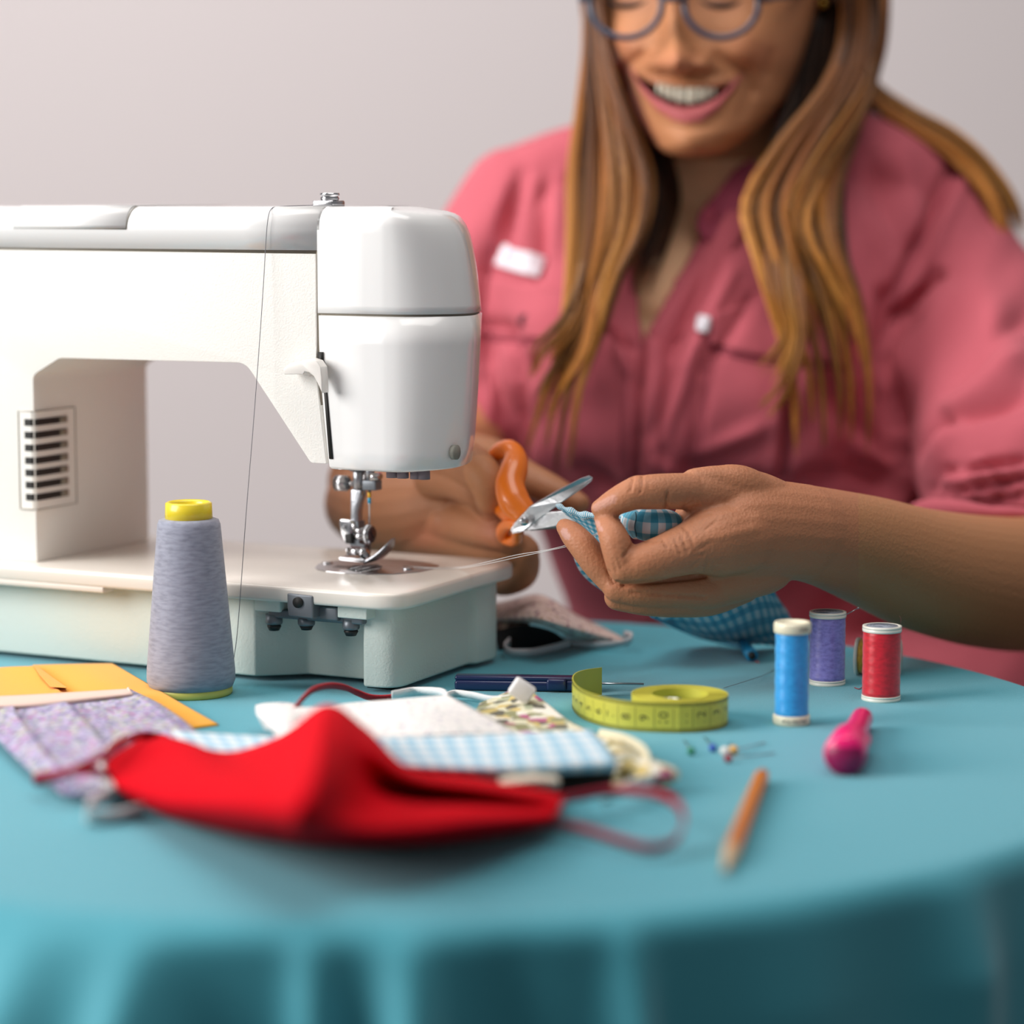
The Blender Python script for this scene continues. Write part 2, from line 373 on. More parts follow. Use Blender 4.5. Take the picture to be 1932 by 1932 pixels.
def u_at(z): return float(np.interp(z, [q_[1] for q_ in uz], [q_[0] for q_ in uz]))
rings = []
for z in list(np.linspace(uz[0][1] + .0002, .264, 12)) : rings.append(headsec(z, u_at(z), -.0008, .1188))
for a in range(10, 91, 10):
    z = .264 + .0112 * math.sin(math.radians(a)); i_ = .0108 * (1 - math.cos(math.radians(a)))
    rings.append(headsec(z, u_at(min(z, .2738)) + (.012 if a > 85 else .004 if a > 75 else 0), -.0008 + i_, .1188 - i_))
mk('head_cover', loft(rings), m_gloss)
zs = sil(883, 593)[1]
mk('seam', loft([headsec(zs - .002, low[-1][1] + .0016, .0012, .12, .05), headsec(zs + .003, low[-1][1] + .0018, .0012, .12, .05)]), m_groove)
mk('seam', mbox(.0503, .0524, .0012, .1, .13, .262), m_groove)
# the slot of the presser lever and the lever
a, az = pw(609, 735, -.0006); b2, bz = pw(626, 866, -.0006)
mk('lever_slot', mext([(a + .0005, az + .016), (a - .0012, az + .016), (b2 - .0008, bz), (b2 + .0016, bz)], -.0009, .004), m_dark)
a, az = pw(601, 664, -.0006); b2, bz = pw(610, 690, -.0006)
mk('lever_slot', mbox(b2, a, -.0012, .004, bz, az), m_dark)
pts = [(540, 695), (551, 686), (562, 682), (571, 681), (578, 678), (590, 676), (602, 680), (610, 692), (612, 712), (613, 742), (604, 722), (597, 709), (588, 702), (580, 700), (577, 706), (541, 706)]
mk('presser_lever', mext([pw(x, y, -.008) for x, y in pts], -.011, -.0035), mat('lever_plastic', 'e9e4de', .35), bv=.0005)
# lid on the top cover
lid = [pw(x, y, -.001) for x, y in ((25, 424), (238, 428))]
lidm = mk('spool_lid', loft([[M(u, a - .0004 if a < .05 else a, z + (.0005 if z > .2655 else .0002)) for a, z in sec[1:14]] for u in (lid[0][0], .22, lid[1][0])], cap=False, closed=False), m_gloss)
solid(lidm, .0004, 0)
mk('lid_gap', tube([M(lid[0][0], -.0008, .2624), M(lid[1][0], -.0008, .2620)], .0004, 6), m_groove, lidm)
for ue in (lid[0][0], lid[1][0]):
    mk('lid_gap', tube([M(ue - .0018 * math.sin(i), a - .0003, z + .0002) for i, (a, z) in zip(np.linspace(0, 1.5, 10), sec[1:11])], .00025, 6), m_groove, lidm)
# vent wrapped round the column corner
def lshape(uo, wo, z0, z1, t0):        # L plan following the corner
    return mplan([(uo, -t0), (.252 - t0, -t0), (.252 - t0, wo), (.252 - t0 + .0006, wo), (.252 + .0006, .0006), (uo, .0006)], z0, z1)
vt, vb = pw(60, 776, 0)[1], pw(60, 961, 0)[1]; vu = pw(38, 870, 0)[0]; vw = .040
vent = mk('vent_panel', mplan([(vu, -.0007), (.2535, -.0007), (.2513, .0014), (.2513, vw), (.2526, vw), (.2532, .001), (vu, .0006)], vb, vt), m_cream, bv=0, smooth=False)
for ln in ([(vu, -.0009, vb), (vu, -.0009, vt), (.2536, -.0009, vt), (.2511, .0016, vt), (.2511, vw, vt), (.2511, vw, vb), (.2511, .0016, vb), (.2536, -.0009, vb), (vu, -.0009, vb)],):
    mk('panel_gap', tube([M(*p[:2], p[2]) for p in ln], .0003, 6), m_groove, vent)
for y in (797, 821, 845, 869, 892, 915, 938):
    zc = pw(60, y, 0)[1]
    mk('slot', join(mplan([(.2585, -.0011), (.2536, -.0011), (.2508, .0018), (.2508, .031), (.2530, .031), (.2530, .001), (.2585, .001)], zc - .0020, zc + .0020)), m_dark, vent, smooth=False)
    mk('slot_rim', mbox(.2506, .2530, .024, .0315, zc - .0020, zc + .0020), m_groove, vent)
# round plug on the side and small marks of wear
c = M(low[1][1] + .0003, .098, pw(850, 853, .1)[1])
c = M(*((lambda r: (r[0] - .0012, .0262, r[1]))(MP(850, 853, .026))))
mk('side_screw', lathe([(0, 0), (.0042, 0), (.0042, .003), (0, .003)], c, 24, (-MU[0], -MU[1], 0)), mat('plug_grey', '8c8a80', .6))
# needle plate
out = [(594, 1070), (600, 1064), (622, 1059), (655, 1055), (700, 1052.5), (760, 1055), (800, 1060), (828, 1066), (818, 1072), (790, 1078), (740, 1082.5), (690, 1083), (650, 1080.5), (615, 1077), (598, 1073.5)]
def plate(pxs, z0, z1): 
    a = [T(x, y, z1) for x, y in pxs]; n = len(a)
    return [p for p in a] + [Vector((p.x, p.y, TZ + z0)) for p in a], [tuple(range(n)), tuple(range(n, 2 * n))[::-1]] + [(i, i + n, (i + 1) % n + n, (i + 1) % n) for i in range(n)]
npl = mk('needle_plate', plate(out, .0595, .0606), mat('needle_plate_steel', 'b5b2b2', .28, metal=1, bump=.1), bv=.0003, smooth=False)
for k in range(3):
    for j in range(9):
        p = T(664 + j * 4.2 + k * 9, 1072 - j * .9 + k * 3.2, .0612); mk('feed_dog_tooth', tube([p - Vector((.0006, 0, .0006)), p + Vector((.0006, .0006, 0))], .0005, 5), m_chrome, npl)
mk('plate_slot', plate([(655, 1074), (668, 1066), (712, 1064), (722, 1069), (700, 1078), (668, 1078)], .0600, .06075), m_dark, npl, smooth=False)
for x, y in ((618, 1063), (770, 1074)):
    mk('plate_screw', lathe([(0, 0), (.0035, 0), (.003, .0009), (0, .0009)], T(x, y, .0606), 20), m_chrome, npl)
for k in range(5): mk('plate_mark', plate([(628 + k * 6, 1070 + k * .3), (630 + k * 6, 1069.6 + k * .3), (640 + k * 6, 1066 + k * .3), (638 + k * 6, 1066.3 + k * .3)], .0604, .0608), m_dark, npl, smooth=False)
# presser foot and needle, in the plane of the needle
NW = .068
def q(px, py, dw=0): u, z = MP(px, py, NW); return M(u, NW + dw, z)
def box(px0, py0, px1, py1, th, name, m, parent, dw=0, bv=.0004):
    (ua, za), (ub, zb_) = MP(px0, py0, NW), MP(px1, py1, NW)
    return mk(name, mbox(ub, ua, NW + dw - th / 2, NW + dw + th / 2, zb_, za), m, parent, bv=bv)
def poly(pts, th, name, m, parent, dw=0, bv=.0004): return mk(name, mext([MP(x, y, NW) for x, y in pts], NW + dw - th / 2, NW + dw + th / 2), m, parent, bv=bv)
pb = mk('presser_bar', tube([q(676, 870), q(676, 935)], .0032, 20), m_steel)
poly([(666, 921), (688, 924), (687, 936), (682, 950), (679.5, 965), (681, 1002), (668, 1002), (666, 975)], .007, 'shank', m_steel, pb, bv=.0012)
mk('bar_collar', tube([q(676, 878), q(676, 888)], .0052, 20), m_gun, pb)
ts = mk('thumbscrew', tube([q(634, 911), q(656, 912)], .0044, 28), m_chrome, pb)
for k in range(28):
    a = 2 * math.pi * k / 28; d = Vector((MW[0] * math.cos(a), MW[1] * math.cos(a), math.sin(a))) * .0044
    mk('knurl', tube([q(634.5, 911) + d, q(655.5, 912) + d], .0003, 4), m_chrome, ts)
mk('screw_shaft', tube([q(656, 912), q(668, 913)], .0016, 12), m_chrome, ts)
mk('screw_shoulder', tube([q(654, 912), q(658.5, 912)], .0036, 20), m_gun, ts)
nb = mk('needle_bar', tube([q(698, 870), q(698, 908)], .0028, 20), m_steel)
box(689, 905, 715, 925, .008, 'needle_clamp', m_gun, nb, bv=.0008)
mk('clamp_screw', tube([q(711, 899, -.006), q(711, 899, .003)], .0024, 20), m_chrome, nb)
mk('clamp_rod', tube([q(687, 880), q(687.5, 935)], .0006, 8), m_chrome, nb)
nd = mk('needle', tube([q(697, 924), q(697, 950), q(697, 953), q(697.3, 1062)], [.0010, .0010, .00055, .00045], 12), m_chrome)
mk('yellow_band', tube([q(697, 928.5), q(697, 939)], .00108, 12), mat('needle_yellow', 'e3b02e', .4), nd)
mk('blue_band', tube([q(697, 939), q(697, 949.5)], .00107, 12), mat('needle_blue', '2c9fc4', .4), nd)
pf = poly([(648, 1049), (697, 1053), (700, 1058), (697, 1060), (650, 1055)], .012, 'presser_foot', m_chrome, sm, bv=.0004)
fr_ = poly([(650, 978), (675, 980), (676, 987), (671, 1000), (673, 1015), (668, 1022), (657, 1020), (651, 1005), (647.5, 985)], .0016, 'thread_cutter', m_chrome, pf, dw=-.004)
mk('rivet', ball(q(658, 992, -.0055), .0009), m_steel, fr_)
poly([(660, 1006), (672, 1004), (674, 1024), (662, 1023)], .003, 'cutter_blade', m_dark, fr_, dw=-.005)
poly([(668, 980), (682, 983), (684, 1024), (694, 1027), (694, 1046), (668, 1046), (666, 1020)], .008, 'foot_holder', m_gun, pf)
for x0, y0, x1, y1, r in ((675, 1000, 692, 1000, .0018), (676, 1010, 694, 1012, .0022), (664, 1038, 690, 1040, .0022), (688, 1044, 700, 1040, .003), (672, 985, 678, 1000, .0015), (662, 1032, 665, 1046, .0014)):
    mk('foot_pin', tube([q(x0, y0, -.004), q(x1, y1, -.004)], r, 16), m_chrome, pf)
box(668, 1028, 692, 1036, .009, 'foot_spring', mat('dark_red_plastic', '4a2a28', .4), pf)
kw = mk('knurled_wheel', tube([q(697, 1006, -.004), q(707, 1007, -.004)], .0054, 32), m_chrome, pf)
for k in range(36):
    a = 2 * math.pi * k / 36; d = Vector((MW[0] * math.cos(a), MW[1] * math.cos(a), math.sin(a))) * .0054
    mk('knurl', tube([q(697.5, 1006, -.004) + d, q(706, 1007, -.004) + d], .0003, 4), m_chrome, kw)
mk('wheel_face', tube([q(706.5, 1007, -.004), q(709.5, 1007.2, -.004)], .0045, 28), mat('wheel_dark', '5b4242', .3, metal=.7), kw)
mk('wheel_slot', tube([q(710, 1000, -.007), q(710, 1014, -.003)], .0004, 6), m_dark, kw)
toe = cat([(698, 1058), (712, 1051), (726, 1040), (736, 1028), (742, 1016)], 14)
V, Fc = [], []
for i, (x, y) in enumerate(toe):
    th = 6.5 * (1 - (i / 13) ** 2.2) + 1.2; wd = .0075 * (1 - (i / 13) ** 3 * .7); V.append([q(x, y - th / 2, -wd), q(x, y - th / 2, wd), q(x, y + th / 2, wd), q(x, y + th / 2, -wd)])
mk('toe', loft(V), m_steel, pf)
mk('foot_prong', tube([q(691, 1047, -.006), q(697, 1032, -.006)], .0022, 12), m_chrome, pf)
for x in (740, 760, 785, 800): mk('head_underside_screw', lathe([(0, -.003), (.0035, -.003), (.0035, .002), (0, .002)], M(MP(x, 886, .03)[0], .03, .1275 - .0045), 16), mat('underside_violet', '7d7078', .5) if x == 740 else bpy.data.materials['underside_violet'])
# thread guide on the top
gd = mk('thread_guide', mbox(*[sorted((MP(638, 380, .03)[0], MP(599, 380, .03)[0]))[i] for i in (0, 1)], .024, .038, .2745, MP(620, 378, .03)[1]), m_chrome, bv=.001)
uc, zc = MP(622, 378, .03); c = M(uc, .03, zc)
mk('guide_cap', lathe([(0, 0), (.0052, 0), (.0056, .0012), (.0048, .0022), (.0058, .003), (.0056, .0042), (0, .0042)], c, 24), m_chrome, gd)
# ------------------------------------------------------------------ things on the table
# big cone of grey thread
m_cone = thread_mat('grey_cone_thread', '9699ab', '7578 89'.replace(' ', ''), .6, 5200)
c0 = T(361, 1308); cone = empty('thread_cone', c0, 'tall cone of grey blue thread on a yellow plastic core', 'thread cone')
prof = [(.0, .0045), (.0236, .0045), (.0251, .008), (.0250, .014)] + [(.0250 - .0072 * t, .014 + .083 * t) for t in np.linspace(.1, 1, 12)] + [(.0168, .0995), (.0145, .1003), (0, .1003)]
V, Fc = lathe(prof, c0, 64); o = fixn(obj('thread', V, Fc, m_cone, cone, uv=lathe_uv(prof, 64, 3, 30)))
m_yel = mat('yellow_plastic', 'e8cf2a', .35, coat=.3)
fixn(obj('core', *lathe([(.0105, .09), (.0105, .1085), (.0118, .1098), (.0131, .1090), (.0134, .1005), (.0120, .0995), (.0120, .09)], c0, 48), m_yel, cone))
fixn(obj('core_foot', *lathe([(0, 0), (.0228, 0), (.0234, .001), (.0234, .004), (.0225, .0052), (0, .0052)], c0, 56), mat('yellow_plastic_foot', 'cfc964', .45), cone))
# the thread running from the machine's top guide down to the cone
m_gthr = mat('grey_thread', '77757c', .7)
pts = [M(MP(600, 387, .03)[0], .03, MP(600, 387, .03)[1])]
for px, py, ww in ((560, 388, .02), (525, 390, .010), (512, 394, .004)): u, z = MP(px, py, ww); pts.append(M(u, ww, z))
for px, py in ((506, 410), (502, 450), (498, 520), (490, 640), (478, 800), (465, 960), (455, 1100), (447, 1200), (438, 1262)):
    ww = -.0022 - .022 * min(1, max(0, (py - 420) / 780)); u, z = MP(px, py, ww); pts.append(M(u, ww, z))
tag(obj('thread_strand', *tube(cat(pts, 90), .00022, 5), m_gthr), 'thin grey thread running from the machine top guide down to the cone', 'thread')
# white thread from the needle plate to the fingers
def strand(dy):
    p = [T(760, 1068, .0612), T(820, 1071 + dy, .0612), T(870, 1070 + dy, .0615), P(920, 1060 + dy * 2, 1.50), P(975, 1047 + dy * 2.6, 1.49), P(1035, 1037 + dy, 1.475), P(1090, 1022 + dy * 2, 1.47), P(1135, 1004 + dy, 1.462), P(1180, 1003, 1.458)]
    return tube(cat(p, 60), .00020, 5)
th = obj('double_thread', *strand(0), mat('white_thread', 'd9d4d2', .6)); obj('strand', *strand(1.8), bpy.data.materials['white_thread'], th)
tag(th, 'loose pale double thread from the needle plate to the fingers holding the gingham cloth', 'thread')

# spools
def spool(px, py, r, h, name, label, tcol, tcol2, kind):
    c = T(px, py); s = empty(name, c, label, 'thread spool', 'thread spools')
    m_t = thread_mat(name + '_thread', tcol, tcol2, .32, 2400 if kind else 1900); m_c = bpy.data.materials.get('spool_white') or mat('spool_white', 'e9e6da', .4, coat=.3)
    if kind == 'tall':
        rt = r * .93
        prof = [(0, .0045)] + [(rt * (1 + .015 * math.sin(k * 1.7)), .0045 + (h - .0100) * k / 20) for k in range(21)] + [(0, h - .0055)]
        fixn(obj('thread', *lathe(prof, c, 48), m_t, s, uv=lathe_uv(prof, 48, 3, 30)))
        m_c = mat('spool_cream', 'ebe3c8', .4, coat=.3)
        fixn(obj('flange', *lathe([(0, 0), (r, 0), (r * 1.03, .0008), (r * 1.03, .0045), (r * .98, .0052), (0, .0052)], c, 48), m_c, s))
        fixn(obj('flange', *lathe([(0, h - .0058), (r, h - .0058), (r * 1.03, h - .005), (r * 1.03, h - .0012), (r * .97, h), (r * .80, h), (r * .76, h - .0012), (0, h - .0012)], c, 48), m_c, s))
    else:
        rt = r * .965
        prof = [(0, .003)] + [(rt * (1 + .010 * math.sin(k * 1.9)), .003 + (h - .006) * k / 20) for k in range(21)] + [(0, h - .003)]
        fixn(obj('thread', *lathe(prof, c, 48), m_t, s, uv=lathe_uv(prof, 48, 3, 26)))
        fixn(obj('flange', *lathe([(0, 0), (r * .99, 0), (r, .0005), (r, .0016), (r * .97, .0018), (r * .97, .002), (r, .0022), (r * .99, .003), (0, .003)], c, 48), m_c, s))
        fixn(obj('flange', *lathe([(0, h - .0032), (r * .99, h - .0032), (r, h - .0028), (r, h - .0016), (r * .97, h - .0014), (r, h - .0012), (r * .99, h), (r * .84, h), (r * .83, h - .0003), (0, h - .0003)], c, 48), m_c, s))
        lb = fixn(obj('label_disc', *lathe([(0, h - .0003), (r * .80, h - .0003), (r * .80, h), (0, h)], c, 40), bpy.data.materials.get('label_grey') or mat('label_grey', '9aa2b0', .35), s))
        for rr in (.62, .45, .3):
            obj('printed_ring', *tube([c + Vector((rr * r * math.cos(a) - r * .15, rr * r * math.sin(a), h + .00003)) for a in np.linspace(0, 2 * math.pi * .8, 24)], .00012, 4), bpy.data.materials.get('ink') or mat('ink', '39404c', .5), lb)
    return s, c
def text(name, body, size, mfn, m, parent, ext=.00005):
    cu = bpy.data.curves.new('t', 'FONT'); cu.body = body; cu.size = size; cu.align_x = 'CENTER'; cu.align_y = 'CENTER'; cu.resolution_u = 3
    o = bpy.data.objects.new('t', cu); COL.objects.link(o); dg = bpy.context.evaluated_depsgraph_get(); me = o.evaluated_get(dg).to_mesh()
    V = [v.co.copy() for v in me.vertices]; Fc = [tuple(p.vertices) for p in me.polygons]; o.evaluated_get(dg).to_mesh_clear(); bpy.data.objects.remove(o)
    return obj(name, [mfn(v.x, v.y) for v in V], Fc, m, parent, smooth=False)
blue, bc = spool(1493, 1365, .0097, .0552, 'thread_spool', 'bright blue thread spool with cream ends, the tallest and nearest of the spools', '38b0f4', '2090dc', 'tall')
def on_cyl(c, r, z, a0):
    return lambda x, y: c + Vector((r * math.sin(a0 + x / r), -r * math.cos(a0 + x / r), z + y))
m_ink = mat('ink_brown', '4a443c', .6)
text('printed_text', '100%', .0030, on_cyl(bc, .01008, .0520, .55), m_ink, blue); text('printed_text', 'POLYESTER', .0028, on_cyl(bc, .01008, .0025, .1), m_ink, blue)
purple, pc = spool(1560, 1290, .0107, .0425, 'thread_spool', 'purple thread spool standing behind the blue one, a pin stuck in its top', '9a8fdc', '7467b8', '')
red, rc = spool(1662, 1320, .0110, .0422, 'thread_spool', 'red thread spool with white ends standing on the right', 'ea1830', 'c40a1e', '')
# yellow spool lying down behind the red one
c = T(1609, 1272, .0); ax = Vector((.95, -.30, 0)); r = .0110; cc = c + Vector((.002, 0, r))
ys = empty('thread_spool', c, 'yellow thread spool lying on its side behind the red spool', 'thread spool', 'thread spools')
prof = [(0, .002)] + [(r * .95, .002 + .022 * k / 12) for k in range(13)] + [(0, .024)]
fixn(obj('thread', *lathe(prof, cc, 40, ax), thread_mat('yellow_thread', 'e0ac2a', 'a97812', .4, 1600), ys, uv=lathe_uv(prof, 40, 3, 26)))
for h0 in (0, .024): fixn(obj('flange', *lathe([(0, h0), (r, h0), (r * 1.01, h0 + .0008), (r, h0 + .0018), (0, h0 + .0018)], cc, 40, ax), bpy.data.materials['spool_white'], ys))
# pin in the purple spool
pn = empty('sewing_pin', pc + Vector((.008, 0, .0395)), 'steel pin leaning out of the top of the purple spool', 'pin')
a, b_ = P(1594, 1161, 1.502), P(1619, 1147, 1.502)
obj('shaft', *tube([a, b_], .00028, 6), bpy.data.materials['chrome'], pn); obj('head', *ball(b_, .0007, 10), bpy.data.materials['chrome'], pn)
obj('loose_end', *tube(cat([P(1699, 1176, 1.456), P(1700, 1168, 1.456), P(1697, 1162, 1.456)], 8), .0001, 4), bpy.data.materials['red_thread'] if 'red_thread' in bpy.data.materials else mat('red_loose', '6b2a30', .6), red)
m_redth = mat('red_loose_thread', 'b0202c', .6)
tag(obj('thread_scrap', *tube(cat([T(1612, 1297, .0004), T(1620, 1300, .0005), T(1628, 1296, .0004)], 8), .00025, 4), m_redth), 'tiny scrap of red thread on the cloth left of the red spool', 'thread')
tag(obj('thread_scrap', *tube(cat([T(1365, 1298, .0004), T(1392, 1290, .001), T(1420, 1281, .002), T(1440, 1274, .0006), T(1462, 1262, .0005)], 24), .00016, 4), m_gthr), 'fine dark thread lying between the tape measure and the blue spool', 'thread')

# tape measure: a strip standing on edge, coiled at the right end
m_tape = mat('tape_yellow', 'd0c84a', .5, coat=.2); m_tick = mat('tape_ink', '2c2a12', .5); m_edge = mat('tape_edge', '6e6a20', .5)
hT = .0158; ctr = T(1281, 1364); R1 = .0262
path = []
for a in np.linspace(0, 2 * math.pi * 10, 600):      # inner turns outwards, ends at the front
    rr = .0148 + (R1 - .0148) * a / (2 * math.pi * 10); an = -math.pi / 2 - (2 * math.pi * 10 - a) * -1
    path.append((ctr.x + rr * math.cos(-math.pi / 2 + (2 * math.pi * 10 - a) * -1 * -1), ctr.y + rr * math.sin(-math.pi / 2 + (2 * math.pi * 10 - a) * -1 * -1) * 1.0))
tail = [T(1281, 1383), T(1225, 1381.5), T(1170, 1377), T(1125, 1367), T(1095, 1354), T(1081, 1338), T(1084, 1325), T(1102, 1317), T(1135, 1312)]
path = [(x, y, 0) for x, y in path[:-1]] + [(p.x, p.y, 0) for p in [Vector(q_) for q_ in cat(tail, 80)]]
pts = [Vector((x, y, TZ + .0003 + hT / 2)) for x, y, _ in path]
tape = empty('tape_measure', ctr, 'yellow tape measure standing on edge, coiled at its right end', 'tape measure')
V, Fc = ribbon(pts, hT, .00055, (0, 0, 1)); fixn(obj('strip', V, Fc, m_tape, tape, smooth=False))
# arc length positions on the outside of the strip, starting at the right end of the roll's front
def strip_frame(i):
    t = (pts[min(i + 1, len(pts) - 1)] - pts[max(i - 1, 0)]).normalized(); return t, Vector((0, 0, 1))
outside = []                                      # visible outer face: last half turn of the roll then the tail
i0 = 599 - 34
seg = pts[i0:]; acc = [0]
for a, b_ in zip(seg, seg[1:]): acc.append(acc[-1] + (b_ - a).length)
def at_len(s):
    i = max(0, min(len(seg) - 2, np.searchsorted(acc, s) - 1)); f = (s - acc[i]) / max(1e-9, acc[i + 1] - acc[i])
    p = seg[i].lerp(seg[i + 1], f); t = (seg[i + 1] - seg[i]).normalized(); n = Vector((t.y, -t.x, 0))
    if (i < 34 and n.dot(p - ctr) < 0): n = -n
    if i >= 34:
        n = Vector((-t.y, t.x, 0))
    return p, t, n
tot = acc[-1]
ix = min(range(len(seg)), key=lambda i: abs(proj([seg[i]])[0][0] - 1253) + (0 if i > 20 else 200)); s10 = acc[ix]
for k in range(2, 17):
    s = s10 - (k - 10) * -.0102 * -1
    for off, kind in ((0, 'n'), (.0051, 'l')):
        s2 = s + off
        if s2 < 0 or s2 > tot - .001: continue
        p, t, n = at_len(s2)
        if kind == 'l':
            d = .00014; q0 = p + n * .00030
            obj('graduation', [q0 - t * d + Vector((0, 0, -.0058)), q0 + t * d + Vector((0, 0, -.0058)), q0 + t * d + Vector((0, 0, .0050)), q0 - t * d + Vector((0, 0, .0050))], [(0, 1, 2, 3)], m_tick, tape, smooth=False)
        else:
            def fn(x, y, s2=s2):
                p, t, n = at_len(s2 + y * 1.0); return p + n * .00030 + Vector((0, 0, x - .0006))
            text('numeral', str(k), .0074, fn, m_tick, tape)
# millimetre edge bands, top and bottom
for zz in (-.0068, .0068):
    for rep in (0,):
        V, Fc = [], []
        n_ = int(tot / .001)
        for j in range(n_):
            p, t, n = at_len(j * .001 + .0003); q0 = p + n * .0003; d = .00030; k = len(V)
            V += [q0 - t * d + Vector((0, 0, zz - .001)), q0 + t * d + Vector((0, 0, zz - .001)), q0 + t * d + Vector((0, 0, zz + .001)), q0 - t * d + Vector((0, 0, zz + .001))]; Fc.append((k, k + 1, k + 2, k + 3))
        o = obj('millimetre_marks', V, Fc, m_edge, tape, smooth=False)
p, t = pts[0], (pts[1] - pts[0]).normalized()
fixn(obj('metal_end', *ribbon([pts[0], pts[6]], hT + .0006, .0010, (0, 0, 1)), bpy.data.materials['chrome'], tape))

# pink marker lying with its end to the viewer
m_pink = mat('pink_plastic', 'fb0a74', .35, coat=.3, sss=.0)
A, B = T(1592, 1464, .0) , T(1627, 1374, 0)
mk_ = empty('pink_marker', A, 'bright pink marker lying with its wide end towards the front', 'marker')
def along(f, r): p = A.lerp(B, f); return p + Vector((0, 0, r))
L_ = (B - A).length
prof = [(0, .0096), (.02, .0102), (.32, .0094), (.46, .0076), (.52, .0068), (.97, .0058), (1, .0045)]
fixn(obj('barrel', *tube([along(f, max(r, .006) if f > .4 else r) for f, r in prof], [r for f, r in prof], 32), m_pink, mk_))
ax = (B - A).normalized(); e0 = along(0, .0095)
fixn(obj('end_plug', *lathe([(0, -.0012), (.0090, -.0012), (.0093, .001), (0, .001)], e0, 28, ax), mat('pink_plug', '9c0450', .4), mk_))
fixn(obj('clip', *tube([along(.1, .014) + Vector((.0085, 0, -.003)), along(.25, .014) + Vector((.0092, 0, -.003)), along(.42, .012) + Vector((.0080, 0, -.003))], .0015, 10, True), m_pink, mk_))
# pencil
A, B = T(1364, 1662, 0), T(1437, 1480, 0); r = .0037; d = (B - A).normalized()
pc_ = empty('pencil', A, 'orange wooden pencil pointing towards the front edge of the table', 'pencil')
z = Vector((0, 0, r)); s0 = A.lerp(B, .2)
def hexa(a, b, ra, rb): 
    side = d.cross(Vector((0, 0, 1))).normalized(); up = Vector((0, 0, 1))
    return loft([[p + (side * math.cos(math.pi / 3 * k + .52) + up * math.sin(math.pi / 3 * k + .52)) * rr for k in range(6)] for p, rr in ((a, ra), (b, rb))])
fixn(obj('barrel', *hexa(s0 + z, B + z, r, r), mat('pencil_orange', 'd97a22', .4, coat=.3), pc_, smooth=False))
tipz = A + z * .55
fixn(obj('sharpened_wood', *tube([s0 + z, tipz.lerp(s0 + z, .18)], [r * .96, .0009], 16), mat('pencil_wood', 'd9b48c', .7), pc_))
fixn(obj('lead', *tube([tipz.lerp(s0 + z, .18), tipz], [.0009, .0002], 10), mat('graphite', '3a3a3e', .4), pc_))
fixn(obj('end_cap', *hexa(B + z, B + z + d * .004, r * 1.0, r * .92), mat('pencil_end', 'b85a18', .5), pc_))
# pins with coloured ball heads
def pin(hx, hy, tx, ty, col, label, r=.0021):
    h = T(hx, hy, r); t = T(tx, ty, .0006); p = empty('ball_head_pin', T(hx, hy + 3, 0), label, 'pin', 'ball headed pins')
    m = mat('pin_' + col, col, .3, coat=.4)
    obj('head', *ball(h, r, 18), m, p); obj('shaft', *tube([h, t], .00032, 6), bpy.data.materials['chrome'], p)
pin(1304, 1417, 1290, 1396, '1c8a62', 'green headed pin, leftmost of the scattered pins')
pin(1345, 1411, 1328, 1390, '1d55b8', 'dark blue headed pin between the green pin and the white one')
pin(1368, 1418, 1379, 1400, 'e4e2dc', 'white headed pin lying against the yellow headed pin', .0026)
pin(1384, 1415, 1443, 1401, 'eeb45c', 'yellow orange headed pin pointing to the pencil end', .0024)
pin(1374, 1431, 1462, 1421, 'a8202e', 'red headed pin, nearest to the front of the scattered pins', .0021)

# blue seam ripper between the machine and the tape
m_bl = mat('navy_plastic', '14224f', .3, coat=.4)
A, B = T(857, 1306, 0), T(1122, 1310, 0); A += Vector((0, .004, 0)); B += Vector((0, .004, 0)); sr = empty('seam_ripper', A, 'dark blue seam ripper lying behind the masks, its metal tip to the tape measure', 'seam ripper')
dx = (B - A).normalized(); dy = Vector((-dx.y, dx.x, 0))
def sbox(f0, f1, y0, y1, z0, z1, t0=1, t1=1):
    L0 = (B - A).length; V = []
    for z in (z0, z1):
        for f, y, tt in ((f0, y0, t0), (f1, y0, t1), (f1, y1, t1), (f0, y1, t0)):
            V.append(A + dx * (f * L0) + dy * ((y0 + y1) / 2 + (y - (y0 + y1) / 2) * tt) + Vector((0, 0, z)))
    return V, [(0, 1, 2, 3), (7, 6, 5, 4), (0, 4, 5, 1), (1, 5, 6, 2), (2, 6, 7, 3), (3, 7, 4, 0)]
bevel(fixn(obj('handle', *sbox(0, 1, 0, .011, .0003, .0060), m_bl, sr)), .0016, 4)
bevel(fixn(obj('cap_ridge', *sbox(.0, .98, .0015, .0105, .0055, .0085), m_bl, sr)), .0012, 3)
bevel(fixn(obj('thumb_grip', *sbox(.66, .80, -.0022, .004, .0012, .0078), m_bl, sr)), .0014, 3)
bevel(fixn(obj('thumb_grip', *sbox(.80, 1.0, -.001, .004, .0012, .0066), m_bl, sr)), .0008, 3)
fixn(obj('steel_shaft', *tube([A + dx * .083 + dy * .006 + Vector((0, 0, .0045)), A + dx * .108 + dy * .006 + Vector((0, 0, .0045))], .0006, 8), bpy.data.materials['steel'] if 'steel' in bpy.data.materials else bpy.data.materials['brushed_steel'], sr))

# ---- face masks
def sheet(name, rows, m, parent=None, th=.0012, nu=40, nv=30, hf=None):
    V, Fc, uv = patch(rows, nu, nv)
    if hf: V = [v + Vector((0, 0, hf(*q_))) for v, q_ in zip(V, uv)]
    o = obj(name, V, Fc, m, parent, uv=uv); 
    if o.data.polygons[0].normal.z < 0: o.data.flip_normals()
    solid(o, th, -1); return o
def strap(name, pts, wd, m, parent, up=(0, 0, 1), n=50, th=.0009): return fixn(obj(name, *ribbon(cat(pts, n), wd, th, up), m, parent))
bias = lambda a, b_, f: a + (b_ - a) * f
